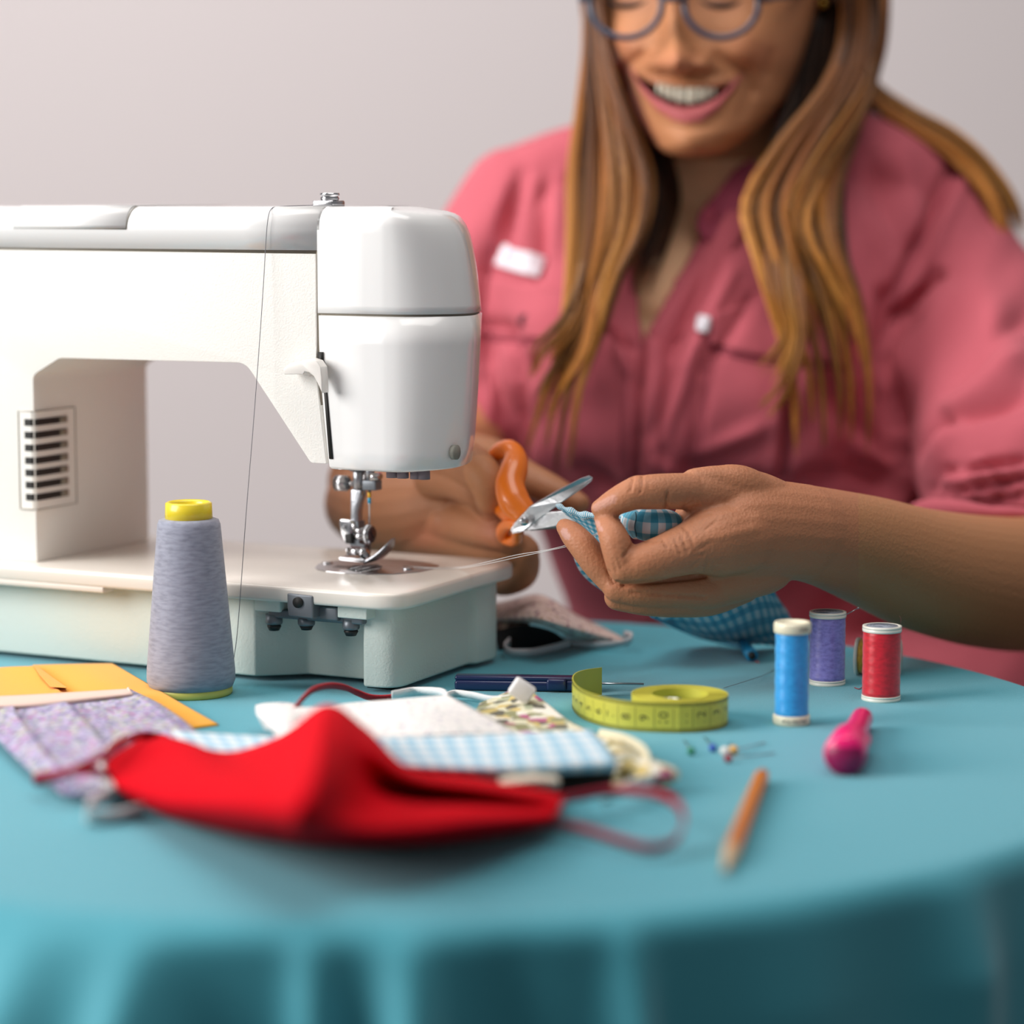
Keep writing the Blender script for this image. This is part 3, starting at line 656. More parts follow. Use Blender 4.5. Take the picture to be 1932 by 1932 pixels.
# orange-yellow mask
m_ora = mat('amber_cotton', 'eea51d', .85, bump=.3, bscale=1200, sheen=.2)
k = T(150, 1300); ym = empty('face_mask', k, 'amber yellow pleated cotton face mask lying in front of the machine', 'face mask', 'cloth face masks')
def pleat(u, v): 
    e = 0
    for c_, s_ in ((.36, .006),): e += .0045 * max(0, 1 - abs(u - c_ - .10 * v) / .05)
    return e + .0010 * math.sin(7 * u + 3 * v) + .0012
V = []
sheet('mask_body', [[T(-90, 1272, .003), T(0, 1259, .004), T(62, 1256, .006), T(67, 1254, .003), T(140, 1252, .005), T(212, 1251, .005)],
                    [T(-100, 1300, .003), T(0, 1290, .003), T(95, 1290, .005), T(105, 1287, .003), T(200, 1290, .005), T(285, 1293, .005)],
                    [T(-110, 1345, .002), T(0, 1340, .002), T(120, 1340, .003), T(160, 1335, .002), T(260, 1332, .003), T(350, 1331, .004)],
                    [T(-120, 1390, .001), T(0, 1385, .001), T(150, 1385, .001), T(200, 1383, .001), T(330, 1376, .001), T(412, 1366, .001)]], m_ora, ym, nu=90, nv=40)
fixn(obj('pleat_fold', *loft([[T(62, 1255, .0068), T(70, 1256, .0060), T(66, 1257, .0030)], [T(76, 1275, .0072), T(98, 1277, .006), T(90, 1280, .003)], [T(95, 1296, .0060), T(128, 1298, .005), T(122, 1300, .002)]]), m_ora, ym, smooth=False))
# lilac patterned mask
m_lil = printed('lilac_print', 420, [(0, '9a8fb4'), (.2, '6a6790'), (.38, 'b6aacd'), (.52, 'a27fae'), (.64, '8e9499'), (.76, 'c3bfd0'), (.86, 'b5b88f'), (.94, 'b25d8f')])
k = T(150, 1400); lm = empty('face_mask', k, 'lilac speckled face mask with pleats and a pale pink binding, beside the amber mask', 'face mask', 'cloth face masks')
def lh(u, v): return .0035 + .0030 * (((u * 3.1 + .12 * v) % 1) ** 2) * (1 - .3 * v) * min(1, v * 5)
sheet('mask_body', [[T(-60, 1330, .004), T(20, 1325, .005), T(120, 1320, .006), T(245, 1311, .005)],
                    [T(-40, 1365, .004), T(40, 1370, .006), T(160, 1365, .007), T(310, 1345, .005)],
                    [T(20, 1430, .003), T(90, 1435, .006), T(220, 1430, .006), T(375, 1400, .004)],
                    [T(75, 1480, .002), T(140, 1487, .005), T(240, 1480, .005), T(370, 1450, .003)],
                    [T(120, 1510, .001), T(170, 1515, .002), T(240, 1510, .002), T(330, 1492, .001)]], m_lil, lm, nu=90, nv=50, hf=lh)
m_pk = mat('pale_pink_binding', 'e3c6b8', .8)
sheet('binding', [[T(-70, 1316, .0095), T(80, 1309, .010), T(230, 1300, .0105), T(243, 1300, .009)], [T(-65, 1326, .012), T(80, 1321, .0125), T(235, 1309, .012), T(247, 1307, .010)], [T(-60, 1334, .011), T(80, 1330, .011), T(237, 1316, .010), T(250, 1314, .008)]], m_pk, lm, nu=40, nv=8)
m_wh = mat('white_elastic', 'e9e6e4', .85, bump=.4, bscale=900)
strap('elastic', [T(235, 1392, .010), T(205, 1412, .014), T(190, 1440, .014), T(196, 1470, .011), T(214, 1492, .008)], .007, m_wh, lm, (0.3, -.4, .85))
strap('elastic', [T(225, 1495, .005), T(190, 1505, .007), T(165, 1525, .008), T(170, 1540, .005), T(210, 1543, .003), T(270, 1530, .003)], .009, m_wh, lm, (0.2, -.5, .85))
strap('elastic', [T(235, 1398, .010), T(265, 1392, .012), T(292, 1404, .011), T(270, 1425, .008)], .005, m_wh, lm, (0.2, -.5, .85))
# floral mask under the others
m_flo = printed('floral_print', 150, [(0, 'd8d2b4'), (.24, '8c8a5e'), (.38, 'bfa960'), (.50, 'e6e0d2'), (.66, '5a5544'), (.78, 'b04878'), (.83, 'cdb46a'), (.90, 'a5a98a')])
k = T(1080, 1390); fm = empty('face_mask', k, 'floral face mask in olive, gold and magenta showing past the gingham mask', 'face mask', 'cloth face masks')
sheet('mask_body', [[T(905, 1326, .006), T(945, 1310, .009), T(986, 1291, .016)], [T(895, 1350, .006), T(970, 1338, .008), T(1030, 1325, .010)], [T(900, 1390, .002), T(1010, 1385, .003), T(1085, 1366, .005)], [T(960, 1440, .002), T(1090, 1430, .002), T(1180, 1405, .004)], [T(1030, 1490, .001), T(1160, 1480, .001), T(1258, 1452, .004)]], m_flo, fm, nu=40, nv=60)
kt = T(985, 1303, .0165); bevel(fixn(obj('cord_stop', [kt + Vector((a * .0052 + b_ * .0035, e * .004, b_ * .0052 - a * .0035)) for e in (-1, 1) for a, b_ in ((-1, -.8), (1, -.8), (1, .8), (-1, .8))], [(0, 1, 2, 3), (7, 6, 5, 4), (0, 4, 5, 1), (1, 5, 6, 2), (2, 6, 7, 3), (3, 7, 4, 0)], m_wh, fm)), .0015)
strap('elastic', [T(975, 1316, .009), T(930, 1320, .006), T(890, 1312, .005), T(855, 1309, .004), T(826, 1322, .004)], .005, m_wh, fm, (0, -.5, .85))
strap('elastic', [T(1130, 1385, .005), T(1175, 1395, .009), T(1210, 1415, .012), T(1222, 1440, .011), T(1215, 1465, .007)], .007, mat('cream_elastic', 'ddd3b4', .85), fm, (.2, -.5, .85))
for x, y, z, r, c_ in ((1235, 1462, .008, .010, 'c9bc98'), (1200, 1450, .006, .008, '8a7d52'), (1222, 1445, .009, .006, 'd6b65a')):
    fixn(obj('gathered_corner', *ball(T(x, y, z), r, 14, (1.2, .9, .55)), m_flo, fm))
strap('elastic', [T(1245, 1470, .006), T(1200, 1480, .009), T(1160, 1497, .008), T(1135, 1508, .005)], .009, m_wh, fm, (0, -.6, .8))
# black lined mask beneath
bk = empty('face_mask', T(1095, 1475), 'black lined white mask, a dark corner showing under the gingham mask', 'face mask', 'cloth face masks')
sheet('mask_body', [[T(950, 1455, .006), T(1060, 1455, .006), T(1160, 1448, .007)], [T(960, 1500, .001), T(1060, 1498, .001), T(1150, 1492, .001)]], mat('black_cotton', '15181a', .9), bk, nu=20, nv=10)
sheet('rolled_hem', [[T(940, 1462, .010), T(1000, 1458, .012), T(1050, 1460, .010)], [T(945, 1478, .012), T(1005, 1474, .014), T(1056, 1476, .011)], [T(950, 1492, .003), T(1005, 1490, .003), T(1052, 1490, .002)]], mat('cream_hem', 'd9d2c0', .85), bk, nu=20, nv=10)
# white sprigged mask
m_spr = printed('sprigged_white', 230, [(0, 'b9b4c6'), (.5, 'a9b8b4'), (.8, 'c9b3b3')], ('efeae6', .28))
wm = empty('face_mask', T(760, 1350), 'white face mask with a tiny grey sprig print behind the red mask', 'face mask', 'cloth face masks')
sheet('mask_body', [[T(483, 1345, .016), T(520, 1337, .018), T(600, 1333, .018), T(670, 1325, .014), T(760, 1318, .015), T(845, 1311, .016)], [T(500, 1365, .013), T(530, 1366, .016), T(600, 1366, .018), T(690, 1355, .018), T(790, 1345, .019), T(905, 1343, .014)], [T(530, 1400, .010), T(560, 1405, .012), T(620, 1400, .014), T(730, 1390, .014), T(850, 1385, .014), T(975, 1382, .009)]], m_spr, wm, nu=60, nv=30)
strap('elastic', [T(845, 1316, .014), T(830, 1306, .010), T(780, 1305, .007), T(740, 1312, .008)], .006, m_wh, wm, (0, -.5, .85))
sheet('binding', [[T(482, 1330, .012), T(505, 1326, .016), T(545, 1326, .016), T(575, 1333, .015)], [T(484, 1345, .018), T(510, 1344, .020), T(545, 1346, .020), T(575, 1350, .018)], [T(500, 1378, .010), T(520, 1378, .014), T(550, 1380, .014), T(575, 1384, .012)]], m_spr, wm, nu=20, nv=14)
# pale gingham mask
m_gin = gingham('pale_blue_gingham', 24, 7, 'e6e8ea', 'b9d8e6', '84bcd8')
gm = empty('face_mask', T(760, 1420), 'pale blue and white gingham face mask lying under the red mask', 'face mask', 'cloth face masks')
sheet('mask_body', [[T(325, 1378, .012), T(480, 1388, .011), T(640, 1392, .013), T(760, 1390, .014), T(940, 1384, .016), T(1115, 1376, .014)],
                    [T(345, 1402, .012), T(490, 1408, .012), T(640, 1412, .014), T(770, 1415, .016), T(950, 1412, .018), T(1140, 1402, .016)],
                    [T(375, 1432, .009), T(500, 1438, .010), T(640, 1440, .012), T(790, 1445, .014), T(960, 1447, .016), T(1162, 1436, .014)],
                    [T(385, 1444, .001), T(500, 1450, .001), T(640, 1458, .002), T(800, 1466, .006), T(970, 1464, .010), T(1158, 1456, .008)]], m_gin, gm, nu=90, nv=30)
# red mask in the foreground
m_red = mat('red_cotton', 'cc0418', .9, bump=.25, bscale=1400, spec=.08)
rm = empty('face_mask', T(600, 1540), 'large red shaped face mask with red ear loops, in front of all the others', 'face mask', 'cloth face masks')
def R(*a): return [T(x, y, z) for x, y, z in a]
sheet('mask_body', [
    R((205, 1425, .006), (290, 1385, .010), (345, 1400, .012), (430, 1418, .013), (520, 1392, .018), (610, 1345, .028), (690, 1378, .022), (770, 1448, .012), (900, 1468, .008), (1068, 1500, .006)),
    R((200, 1440, .014), (290, 1398, .018), (350, 1398, .020), (430, 1424, .021), (520, 1398, .034), (615, 1330, .047), (690, 1375, .038), (770, 1448, .024), (900, 1470, .018), (1066, 1502, .012)),
    R((205, 1455, .014), (290, 1430, .018), (360, 1425, .024), (440, 1440, .030), (520, 1425, .040), (612, 1375, .054), (690, 1410, .044), (770, 1464, .032), (900, 1486, .025), (1062, 1512, .014)),
    R((215, 1480, .012), (290, 1478, .020), (370, 1475, .029), (445, 1472, .037), (520, 1470, .045), (602, 1450, .057), (690, 1468, .032), (770, 1496, .015), (900, 1509, .014), (1055, 1524, .013)),
    R((230, 1495, .008), (300, 1515, .016), (380, 1520, .026), (450, 1520, .036), (520, 1525, .043), (585, 1520, .050), (690, 1522, .027), (780, 1530, .027), (900, 1536, .024), (1045, 1540, .012)),
    R((238, 1504, .003), (318, 1538, .007), (400, 1554, .014), (470, 1563, .022), (530, 1568, .029), (580, 1572, .033), (690, 1568, .027), (790, 1568, .025), (900, 1562, .019), (1033, 1553, .008)),
    R((242, 1508, .000), (325, 1545, .000), (400, 1564, .001), (470, 1580, .001), (530, 1588, .002), (580, 1594, .002), (690, 1598, .002), (790, 1596, .002), (900, 1586, .001), (1025, 1562, .001))], m_red, rm, nu=110, nv=60)
fixn(obj('centre_seam', *tube(cat([T(616, 1332, .048), T(611, 1375, .0550), T(601, 1450, .0580), T(584, 1520, .0505), T(579, 1572, .0335)], 40), .0007, 6), m_red, rm))
strap('ear_loop', [T(1040, 1510, .012), T(1090, 1502, .011), T(1150, 1492, .012), T(1200, 1494, .015), T(1245, 1500, .017), T(1282, 1522, .016), T(1290, 1555, .010), T(1270, 1590, .006), T(1225, 1600, .005), T(1170, 1586, .006), T(1110, 1568, .006), T(1030, 1552, .006)], .0052, mat('red_elastic', 'a81d34', .85), rm, (.1, -.5, .85), n=90)
strap('ear_loop', [T(215, 1470, .012), T(180, 1455, .016), T(140, 1455, .018), T(90, 1464, .012), T(66, 1468, .009), T(72, 1474, .007), T(115, 1462, .014), T(170, 1440, .020), T(225, 1405, .020), T(262, 1388, .018), T(300, 1390, .016)], .0058, bpy.data.materials['red_elastic'], rm, (.1, -.6, .8), n=90)
# red elastic behind, lying by the machine
strap('elastic_tail', [T(550, 1345, .016), T(568, 1322, .018), T(590, 1302, .0185), T(620, 1294, .0160), T(650, 1297, .0125), T(672, 1306, .007), T(700, 1316, .0035), T(735, 1316, .003), T(755, 1308, .0050), T(775, 1303, .0058), T(810, 1306, .004)], .0058, mat('red_elastic_bright', 'b5121e', .8, bump=.6, bscale=700), rm, (.15, -.75, .65), n=90)
# speckled mask behind the machine, seen past its corner
m_pkf = printed('pink_floral', 190, [(0, '9a5a68'), (.4, '7d4a58'), (.7, 'b08a6a')], ('d8bcb2', .34))
k = T(1060, 1215); pm = empty('face_mask', k, 'pink sprigged face mask with a black lining behind the right end of the machine', 'face mask', 'cloth face masks')
sheet('mask_body', [[T(900, 1145, .016), T(960, 1132, .022), T(1012, 1121, .029), T(1048, 1134, .026), T(1085, 1158, .014), T(1135, 1182, .006)],
                    [T(915, 1160, .014), T(970, 1150, .023), T(1020, 1146, .030), T(1060, 1158, .026), T(1105, 1176, .014), T(1160, 1195, .006)],
                    [T(925, 1172, .010), T(985, 1168, .022), T(1030, 1172, .027), T(1075, 1184, .020), T(1130, 1196, .010), T(1180, 1206, .003)],
                    [T(1000, 1172, .018), T(1030, 1182, .018), T(1060, 1194, .013), T(1090, 1206, .007), T(1135, 1210, .004), T(1185, 1214, .002)]], m_pkf, pm, nu=60, nv=40)
sheet('lining', [[T(930, 1190, .010), T(985, 1180, .016), T(1040, 1192, .013), T(1075, 1212, .004)], [T(940, 1225, .001), T(990, 1224, .001), T(1030, 1224, .001), T(1078, 1222, .001)]], mat('black_lining', '17181b', .9), pm, nu=30, nv=14)
sheet('speckled_underside', [[T(935, 1150, .016), T(975, 1158, .018), T(1000, 1170, .016)], [T(935, 1205, .005), T(965, 1200, .006), T(990, 1195, .008)]], printed('brown_speckle', 230, [(0, '6a4a42'), (.4, 'c9b3a2'), (.7, '8d6f60')]), pm, nu=20, nv=14)
strap('elastic', [T(1075, 1214, .005), T(1040, 1224, .0042), T(1000, 1232, .004), T(965, 1232, .004), T(952, 1222, .006), T(962, 1210, .006)], .0062, mat('grey_white_elastic', 'c9c4c6', .85), pm, (0, -.45, .9))
strap('elastic', [T(1075, 1214, .004), T(1120, 1218, .003), T(1160, 1216, .004), T(1185, 1210, .007), T(1192, 1200, .009), T(1178, 1196, .008)], .0050, bpy.data.materials['grey_white_elastic'], pm, (0, -.45, .9))

# orange handled scissors held open
m_or = mat('orange_plastic', 'f27a12', .35, coat=.3); m_blade = mat('blade_steel', 'b9babd', .28, metal=.9, bump=.15, bscale=500)
PV = P(988, 984, 1.535); sc = empty('scissors', PV, 'scissors with orange handles, open, in the hand behind the machine needle', 'scissors')
def pp(pts, d): return [P(x, y, d + (e[0] if e else 0)) for x, y, *e in pts]
def slab(pts, d, th):
    a = pp(pts, d); b_ = [p + Vector((0, th, 0)) for p in a]; n = len(a)
    return a + b_, [tuple(range(n)), tuple(range(n, 2 * n))[::-1]] + [(i, i + n, (i + 1) % n + n, (i + 1) % n) for i in range(n)]
up_ = [(967, 1008, .01), (963, 1000, .01), (972, 985, .008), (1000, 955, 0), (1050, 926, -.01), (1095, 903, -.02), (1112, 897, -.022), (1119, 901, -.022), (1117, 908, -.022), (1100, 921, -.02), (1060, 948, -.012), (1010, 985, 0), (985, 1003, .005)]
bevel(fixn(obj('blade', *slab(up_, 1.535, .0022), m_blade, sc, smooth=False)), .0005, 2)
lo_ = [(968, 993, .008), (990, 978, 0), (1030, 966, -.010), (1065, 964, -.018), (1088, 972, -.022), (1093, 978, -.022), (1086, 987, -.022), (1050, 996, -.012), (1010, 1000, -.004), (975, 1003, .006)]
bevel(fixn(obj('blade', *slab(lo_, 1.540, .0022), m_blade, sc, smooth=False)), .0005, 2)
bevel(fixn(obj('cutting_edge', *slab([(1000, 1001.5, -.002), (1050, 998, -.012), (1086, 988, -.022), (1093, 979, -.022), (1086, 985, -.022), (1050, 994, -.012)], 1.5395, .0024), m_dark, sc, smooth=False)), .0001, 1)
fixn(obj('pivot_screw', *lathe([(0, -.0010), (.0022, -.0010), (.0028, 0), (.0028, .001), (0, .001)], P(989, 984, 1.5335), 20, (0, 1, 0)), bpy.data.materials['chrome'], sc))
pts = [P(1000, 985, 1.545), P(988, 968, 1.548), P(970, 945, 1.552), P(962, 915, 1.558), P(970, 885, 1.565), P(972, 862, 1.572), P(958, 848, 1.58), P(938, 858, 1.59), P(925, 890, 1.60), P(930, 925, 1.60), P(945, 955, 1.585), P(965, 972, 1.565), P(985, 982, 1.552)]
c_ = cat(pts, 80); rr = np.interp(np.linspace(0, 12, 80), [0, .6, 2, 4, 5, 7, 9, 11, 12], [.0050, .0075, .0096, .0085, .0068, .0056, .0050, .0060, .0055])
fixn(obj('handle', *tube(c_, list(rr), 16, True), m_or, sc))
pts = [P(975, 990, 1.548), P(958, 990, 1.56), P(948, 1000, 1.57), P(950, 1013, 1.58), P(965, 1020, 1.575), P(976, 1015, 1.565), P(976, 1000, 1.552)]
fixn(obj('handle', *tube(cat(pts, 50), .0038, 14, True), m_or, sc))

# gingham mask in the hands
m_g2 = gingham('turquoise_gingham', 8, 5, 'd8dde2', '6fb4cc', '2f92b2')
m_g3 = gingham('turquoise_gingham_large', 19, 10, 'c9d2d8', '5aa6c0', '2286a8')
gh = empty('gingham_mask', P(1220, 985, 1.48), 'turquoise gingham cloth mask being trimmed, held between the fingers', 'face mask')
def tube_uv(pts, rad, n, name, m, flat=1.0, su=1, sv=1, parent=gh):
    V, Fc = tube(pts, rad, n, False, flat); k = len(pts)
    return fixn(obj(name, V, Fc, m, parent, uv=[(i / (k - 1) * su, abs(2 * j / n - 1) * sv) for i in range(k) for j in range(n)]))
pf_ = cat([P(1188, 978, 1.470), P(1200, 984, 1.466), P(1218, 989, 1.462), P(1240, 990, 1.462), P(1262, 990, 1.466), P(1276, 993, 1.472)], 40)
x = np.linspace(0, 1, 40); rad = .0042 + .0058 * np.clip(np.sin(np.pi * np.clip(x * .95 + .03, 0, 1)), 0, 1) ** .5 + .0007 * np.sin(x * 50) * (x < .35)
tube_uv(pf_, list(rad), 28, 'puffed_end', m_g2, .95, .9, .45)
fixn(obj('seam_stitch', *tube([P(1199 + 1.5 * math.sin(i), 966 + i * 5.8, 1.462 - .008 * math.cos((i - 4) / 4.5)) for i in range(9)], .0003, 5), mat('stitch', '3b5a68', .8), gh))
tw = cat([P(1052, 954, 1.492), P(1072, 962, 1.488), P(1100, 972, 1.484), P(1130, 972, 1.478), P(1160, 971, 1.474), P(1180, 974, 1.472), P(1194, 980, 1.470)], 50)
V, Fc = tube(tw, [.0012 + .0024 * t + .0006 * math.sin(t * 40) for t in np.linspace(0, 1, 50)], 10, True); fixn(obj('gathered_strip', V, Fc, m_g2, gh, uv=[(i * .012, .3 * (i % 10) / 10) for i in range(len(V))]))
sheet('hanging_strip', [[P(1056, 956, 1.495), P(1088, 966, 1.492), P(1122, 974, 1.488), P(1150, 976, 1.486)], [P(1075, 972, 1.500), P(1100, 985, 1.497), P(1128, 998, 1.494), P(1148, 1000, 1.494)], [P(1098, 985, 1.504), P(1116, 1004, 1.502), P(1134, 1022, 1.500), P(1146, 1024, 1.500)]], m_g2, gh, nu=24, nv=16)
band = [[P(1085, 1030, 1.52), P(1100, 1034, 1.52), P(1118, 1040, 1.52)], [P(1083, 1052, 1.522), P(1105, 1052, 1.522), P(1130, 1056, 1.522)], [P(1098, 1082, 1.526), P(1120, 1078, 1.526), P(1150, 1080, 1.526)], [P(1128, 1108, 1.532), P(1150, 1100, 1.532), P(1185, 1098, 1.53)], [P(1165, 1126, 1.54), P(1195, 1115, 1.54), P(1240, 1110, 1.54)], [P(1215, 1150, 1.55), P(1260, 1135, 1.55), P(1310, 1120, 1.55)], [P(1255, 1170, 1.555), P(1310, 1150, 1.555), P(1370, 1120, 1.56)]]
V, Fc, uv = patch(band, 20, 60); o = obj('mask_edge_band', V, Fc, m_g3, gh, uv=[(v * .62, u * .16) for u, v in uv]); solid(o, .0012)
lowr = [[P(1225, 1158, 1.552), P(1290, 1140, 1.552), P(1350, 1120, 1.55), P(1400, 1100, 1.55), P(1440, 1090, 1.56)],
        [P(1240, 1163, 1.553), P(1310, 1150, 1.545), P(1370, 1138, 1.548), P(1425, 1118, 1.555), P(1460, 1110, 1.57)],
        [T(1262, 1176, .019), T(1330, 1176, .024), T(1385, 1168, .028), T(1440, 1152, .03), T(1478, 1140, .03)],
        [T(1300, 1190, .012), T(1350, 1200, .010), T(1400, 1205, .008), T(1450, 1190, .012), T(1495, 1178, .015)],
        [T(1320, 1196, .008), T(1365, 1205, .006), T(1415, 1215, .004), T(1468, 1217, .002), T(1500, 1215, .004)]]
V, Fc, uv = patch(lowr, 50, 40); V = [v + Vector((0, 0, .0035 * math.sin(u * 9 + w_ * 4) * (1 - w_))) for v, (u, w_) in zip(V, uv)]
o = obj('mask_body', V, Fc, m_g3, gh, uv=[(u * .72, v * .62) for u, v in uv]); solid(o, .0014)
fixn(obj('lower_hem', *tube(cat([P(1232, 1160, 1.552), T(1275, 1180, .017), T(1320, 1198, .008), T(1380, 1212, .003), T(1408, 1218, .003)], 40), .0022, 8), m_g3, gh, uv=[(i * .006, .1 * (i % 8) / 8) for i in range(40 * 8)]))
fixn(obj('cord_end', *tube([T(1400, 1208, .006), T(1410, 1225, .0045), T(1418, 1236, .0045)], [.0030, .0036, .0040], 16), mat('blue_cord', '1d8fc0', .5), gh))
fixn(obj('cord_hole', *tube([T(1418, 1236, .0045), T(1419, 1238, .0045)], [.0022, .0022], 12), m_dark, gh))
fixn(obj('loose_thread', *tube(cat([T(1418, 1238, .003), T(1424, 1246, .001), T(1432, 1250, .001)], 8), .0004, 5), m_redth, gh))
# ------------------------------------------------------------------ the person
person_root = None
m_skin = mat('skin', 'ffffff', .52, spec=.35, sss=.12, attr='Col', bump=.22, bscale=900)
N, L, b = nodes(m_skin)
tc = N.new('ShaderNodeTexCoord'); vo = N.new('ShaderNodeTexVoronoi'); vo.inputs['Scale'].default_value = 520; L.new(tc.outputs['Object'], vo.inputs[0])
bp = N.new('ShaderNodeBump'); bp.inputs['Strength'].default_value = .4; bp.inputs['Distance'].default_value = .0005
L.new(vo.outputs['Distance'], bp.inputs['Height']); old = b.inputs['Normal'].links[0].from_socket; L.new(old, bp.inputs['Normal']); L.new(bp.outputs['Normal'], b.inputs['Normal'])

# ---- head: rings from the chin to the crown
prof = [(297, 1298, 1302, 1.800), (293, 1268, 1345, 1.792), (287, 1253, 1366, 1.787), (275, 1238, 1388, 1.782), (250, 1220, 1424, 1.7805), (220, 1202, 1454, 1.784), (190, 1186, 1478, 1.786), (150, 1166, 1498, 1.786),
        (110, 1146, 1514, 1.786), (60, 1128, 1530, 1.790), (0, 1114, 1545, 1.794), (-80, 1108, 1552, 1.797), (-160, 1120, 1545, 1.808), (-230, 1160, 1505, 1.835), (-275, 1215, 1450, 1.865), (-297, 1290, 1372, 1.900)]
ys_ = np.linspace(297, -297, 330); pa = np.array(prof)[::-1]
def ip(col, y): return np.interp(y, pa[::-1][:, 0][::-1], pa[::-1][:, col][::-1]) if False else np.interp(y, np.array(prof)[::-1, 0], np.array(prof)[::-1, col])
NA = 420; V = []
for y in ys_:
    xl, xr, df = ip(1, y), ip(2, y), ip(3, y); ds = 1.885 + .02 * max(0, (y - 150) / 150) ** 1 * -2.5
    ds = max(df + .004, ds); db = 2.0 if y < 150 else np.interp(y, [150, 240, 297], [2.0, 1.93, df + .02])
    if y < -100: db = np.interp(y, [-297, -250, -100], [df + .03, 1.97, 2.0])
    ds = min(ds, (df + db) / 2 + .02); ctr_ = np.interp(y, [-297, 0, 150, 297], [.48, .40, .40, .5])
    for k in range(NA):
        a = 2 * math.pi * k / NA; sx = math.sin(a); c_ = math.cos(a)      # a = 0 faces the viewer
        s_ = ctr_ + (ctr_ if sx < 0 else 1 - ctr_) * (abs(sx) ** .92 * (1 if sx > 0 else -1))
        x = xl + (xr - xl) * s_
        d = ds - (ds - df) * abs(c_) ** .80 if c_ > 0 else ds + (db - ds) * abs(c_) ** .9
        V.append((x, y, d))
V = np.array(V); X, Y, D = V[:, 0], V[:, 1], V[:, 2].copy(); front = D < 1.90
yu = lambda x: np.interp(x, [1190, 1212, 1235, 1265, 1297, 1325, 1351, 1375, 1396], [130, 147, 159, 166, 170, 170, 168, 158, 141])
yl = lambda x: np.interp(x, [1190, 1210, 1235, 1265, 1297, 1325, 1352, 1375, 1396], [132, 160, 184, 198, 203, 200, 187, 166, 143])
ulip = lambda x: np.interp(x, [1186, 1212, 1240, 1275, 1293, 1312, 1350, 1380, 1402], [127, 138, 149, 157, 158, 157, 151, 145, 136])
llip = lambda x: np.interp(x, [1192, 1210, 1240, 1270, 1297, 1325, 1355, 1380, 1398], [136, 172, 208, 227, 233, 229, 207, 174, 146])
up = np.zeros(len(X))      # metres towards the viewer
sm_ = lambda t: np.clip(t, 0, 1) ** 2 * (3 - 2 * np.clip(t, 0, 1))
nose_cut = sm_((150 - Y) / 22)
bx = 1268 + 7 * np.clip(Y / 110, 0, 1)
up += (.009 + .012 * sm_((Y + 40) / 150)) * np.exp(-((X - bx) / (17 + 10 * sm_(Y / 110))) ** 2) * sm_((Y + 120) / 80) * nose_cut
up += .0095 * G(X, Y, 1276, 112, 30, 26) * nose_cut
up += .0115 * G(X, Y, 1238, 118, 17, 17) * nose_cut + .0115 * G(X, Y, 1327, 121, 18, 17) * nose_cut + .008 * G(X, Y, 1283, 120, 56, 28) * nose_cut
up += .0045 * G(X, Y, 1290, 156, 62, 10)
up -= .003 * G(X, Y, 1258, 140, 9, 5) + .004 * G(X, Y, 1306, 142, 9, 5)
up += .008 * G(X, Y, 1168, 82, 36, 36) + .009 * G(X, Y, 1416, 90, 46, 40)
up -= .006 * G(X, Y, 1181, 0, 42, 34) + .006 * G(X, Y, 1360, 0, 42, 34)
up += .004 * G(X, Y, 1181, 2, 24, 15) + .004 * G(X, Y, 1360, 2, 24, 15)
for x0, y0, x1, y1, wd, am in ((1214, 104, 1180, 124, 9, .0065), (1178, 126, 1184, 160, 9, .0055), (1187, 168, 1205, 205, 10, .0018), (1352, 110, 1398, 130, 13, .0048), (1410, 136, 1418, 170, 10, .0045), (1416, 178, 1402, 215, 11, .002), (1455, 100, 1447, 140, 8, .0035)):
    dd, t = segd(X, Y, x0, y0, x1, y1); up -= am * np.exp(-(dd / wd) ** 2)
up += .004 * G(X, Y, 1295, 262, 42, 26) - .0022 * G(X, Y, 1297, 243, 40, 8)
inx = sm_((X - 1186) / 14) * sm_((1400 - X) / 14)
mu, ml, ul_, ll_ = yu(X), yl(X), ulip(X), llip(X)
up += .0028 * inx * np.exp(-((Y - (mu + ul_) / 2) / np.maximum(3, (mu - ul_) * .75)) ** 2)
up += .0048 * inx * np.exp(-((Y - (ml + ll_) / 2) / np.maximum(4, (ll_ - ml) * .62)) ** 2)
up += .004 * inx * np.exp(-((Y - 185) / 50) ** 2) * np.exp(-((X - 1294) / 90) ** 2)
gap = inx * sm_((Y - mu) / 2.5) * sm_((ml - Y) / 2.5); up -= .016 * gap
up[~front] = 0
D = D - up
hV = [P(x, y, d) for x, y, d in zip(X, Y, D)]; nr = len(ys_)
hF = [(i * NA + j, i * NA + (j + 1) % NA, (i + 1) * NA + (j + 1) % NA, (i + 1) * NA + j) for i in range(nr - 1) for j in range(NA)] + [tuple(range(NA))[::-1], tuple(range((nr - 1) * NA, nr * NA))]
parts = [(hV, hF)]
def chain(pts, rad, flat=1.0, n=20, k=None):
    """tapered limb through px, py, depth points; radii in millimetres"""
    w3 = [P(*p) for p in pts]; m_ = k or 6 * len(pts); c = cat(w3, m_); r = [float(q_[0]) / 1000 for q_ in cat([(x,) for x in rad], m_)]
    return tube(c, r, n, True, flat)
# ear on the right of the face
parts.append(chain([(1552, -38, 1.880), (1562, -20, 1.882), (1558, -2, 1.880), (1549, 4, 1.878)], [5, 6, 5.5, 4]))
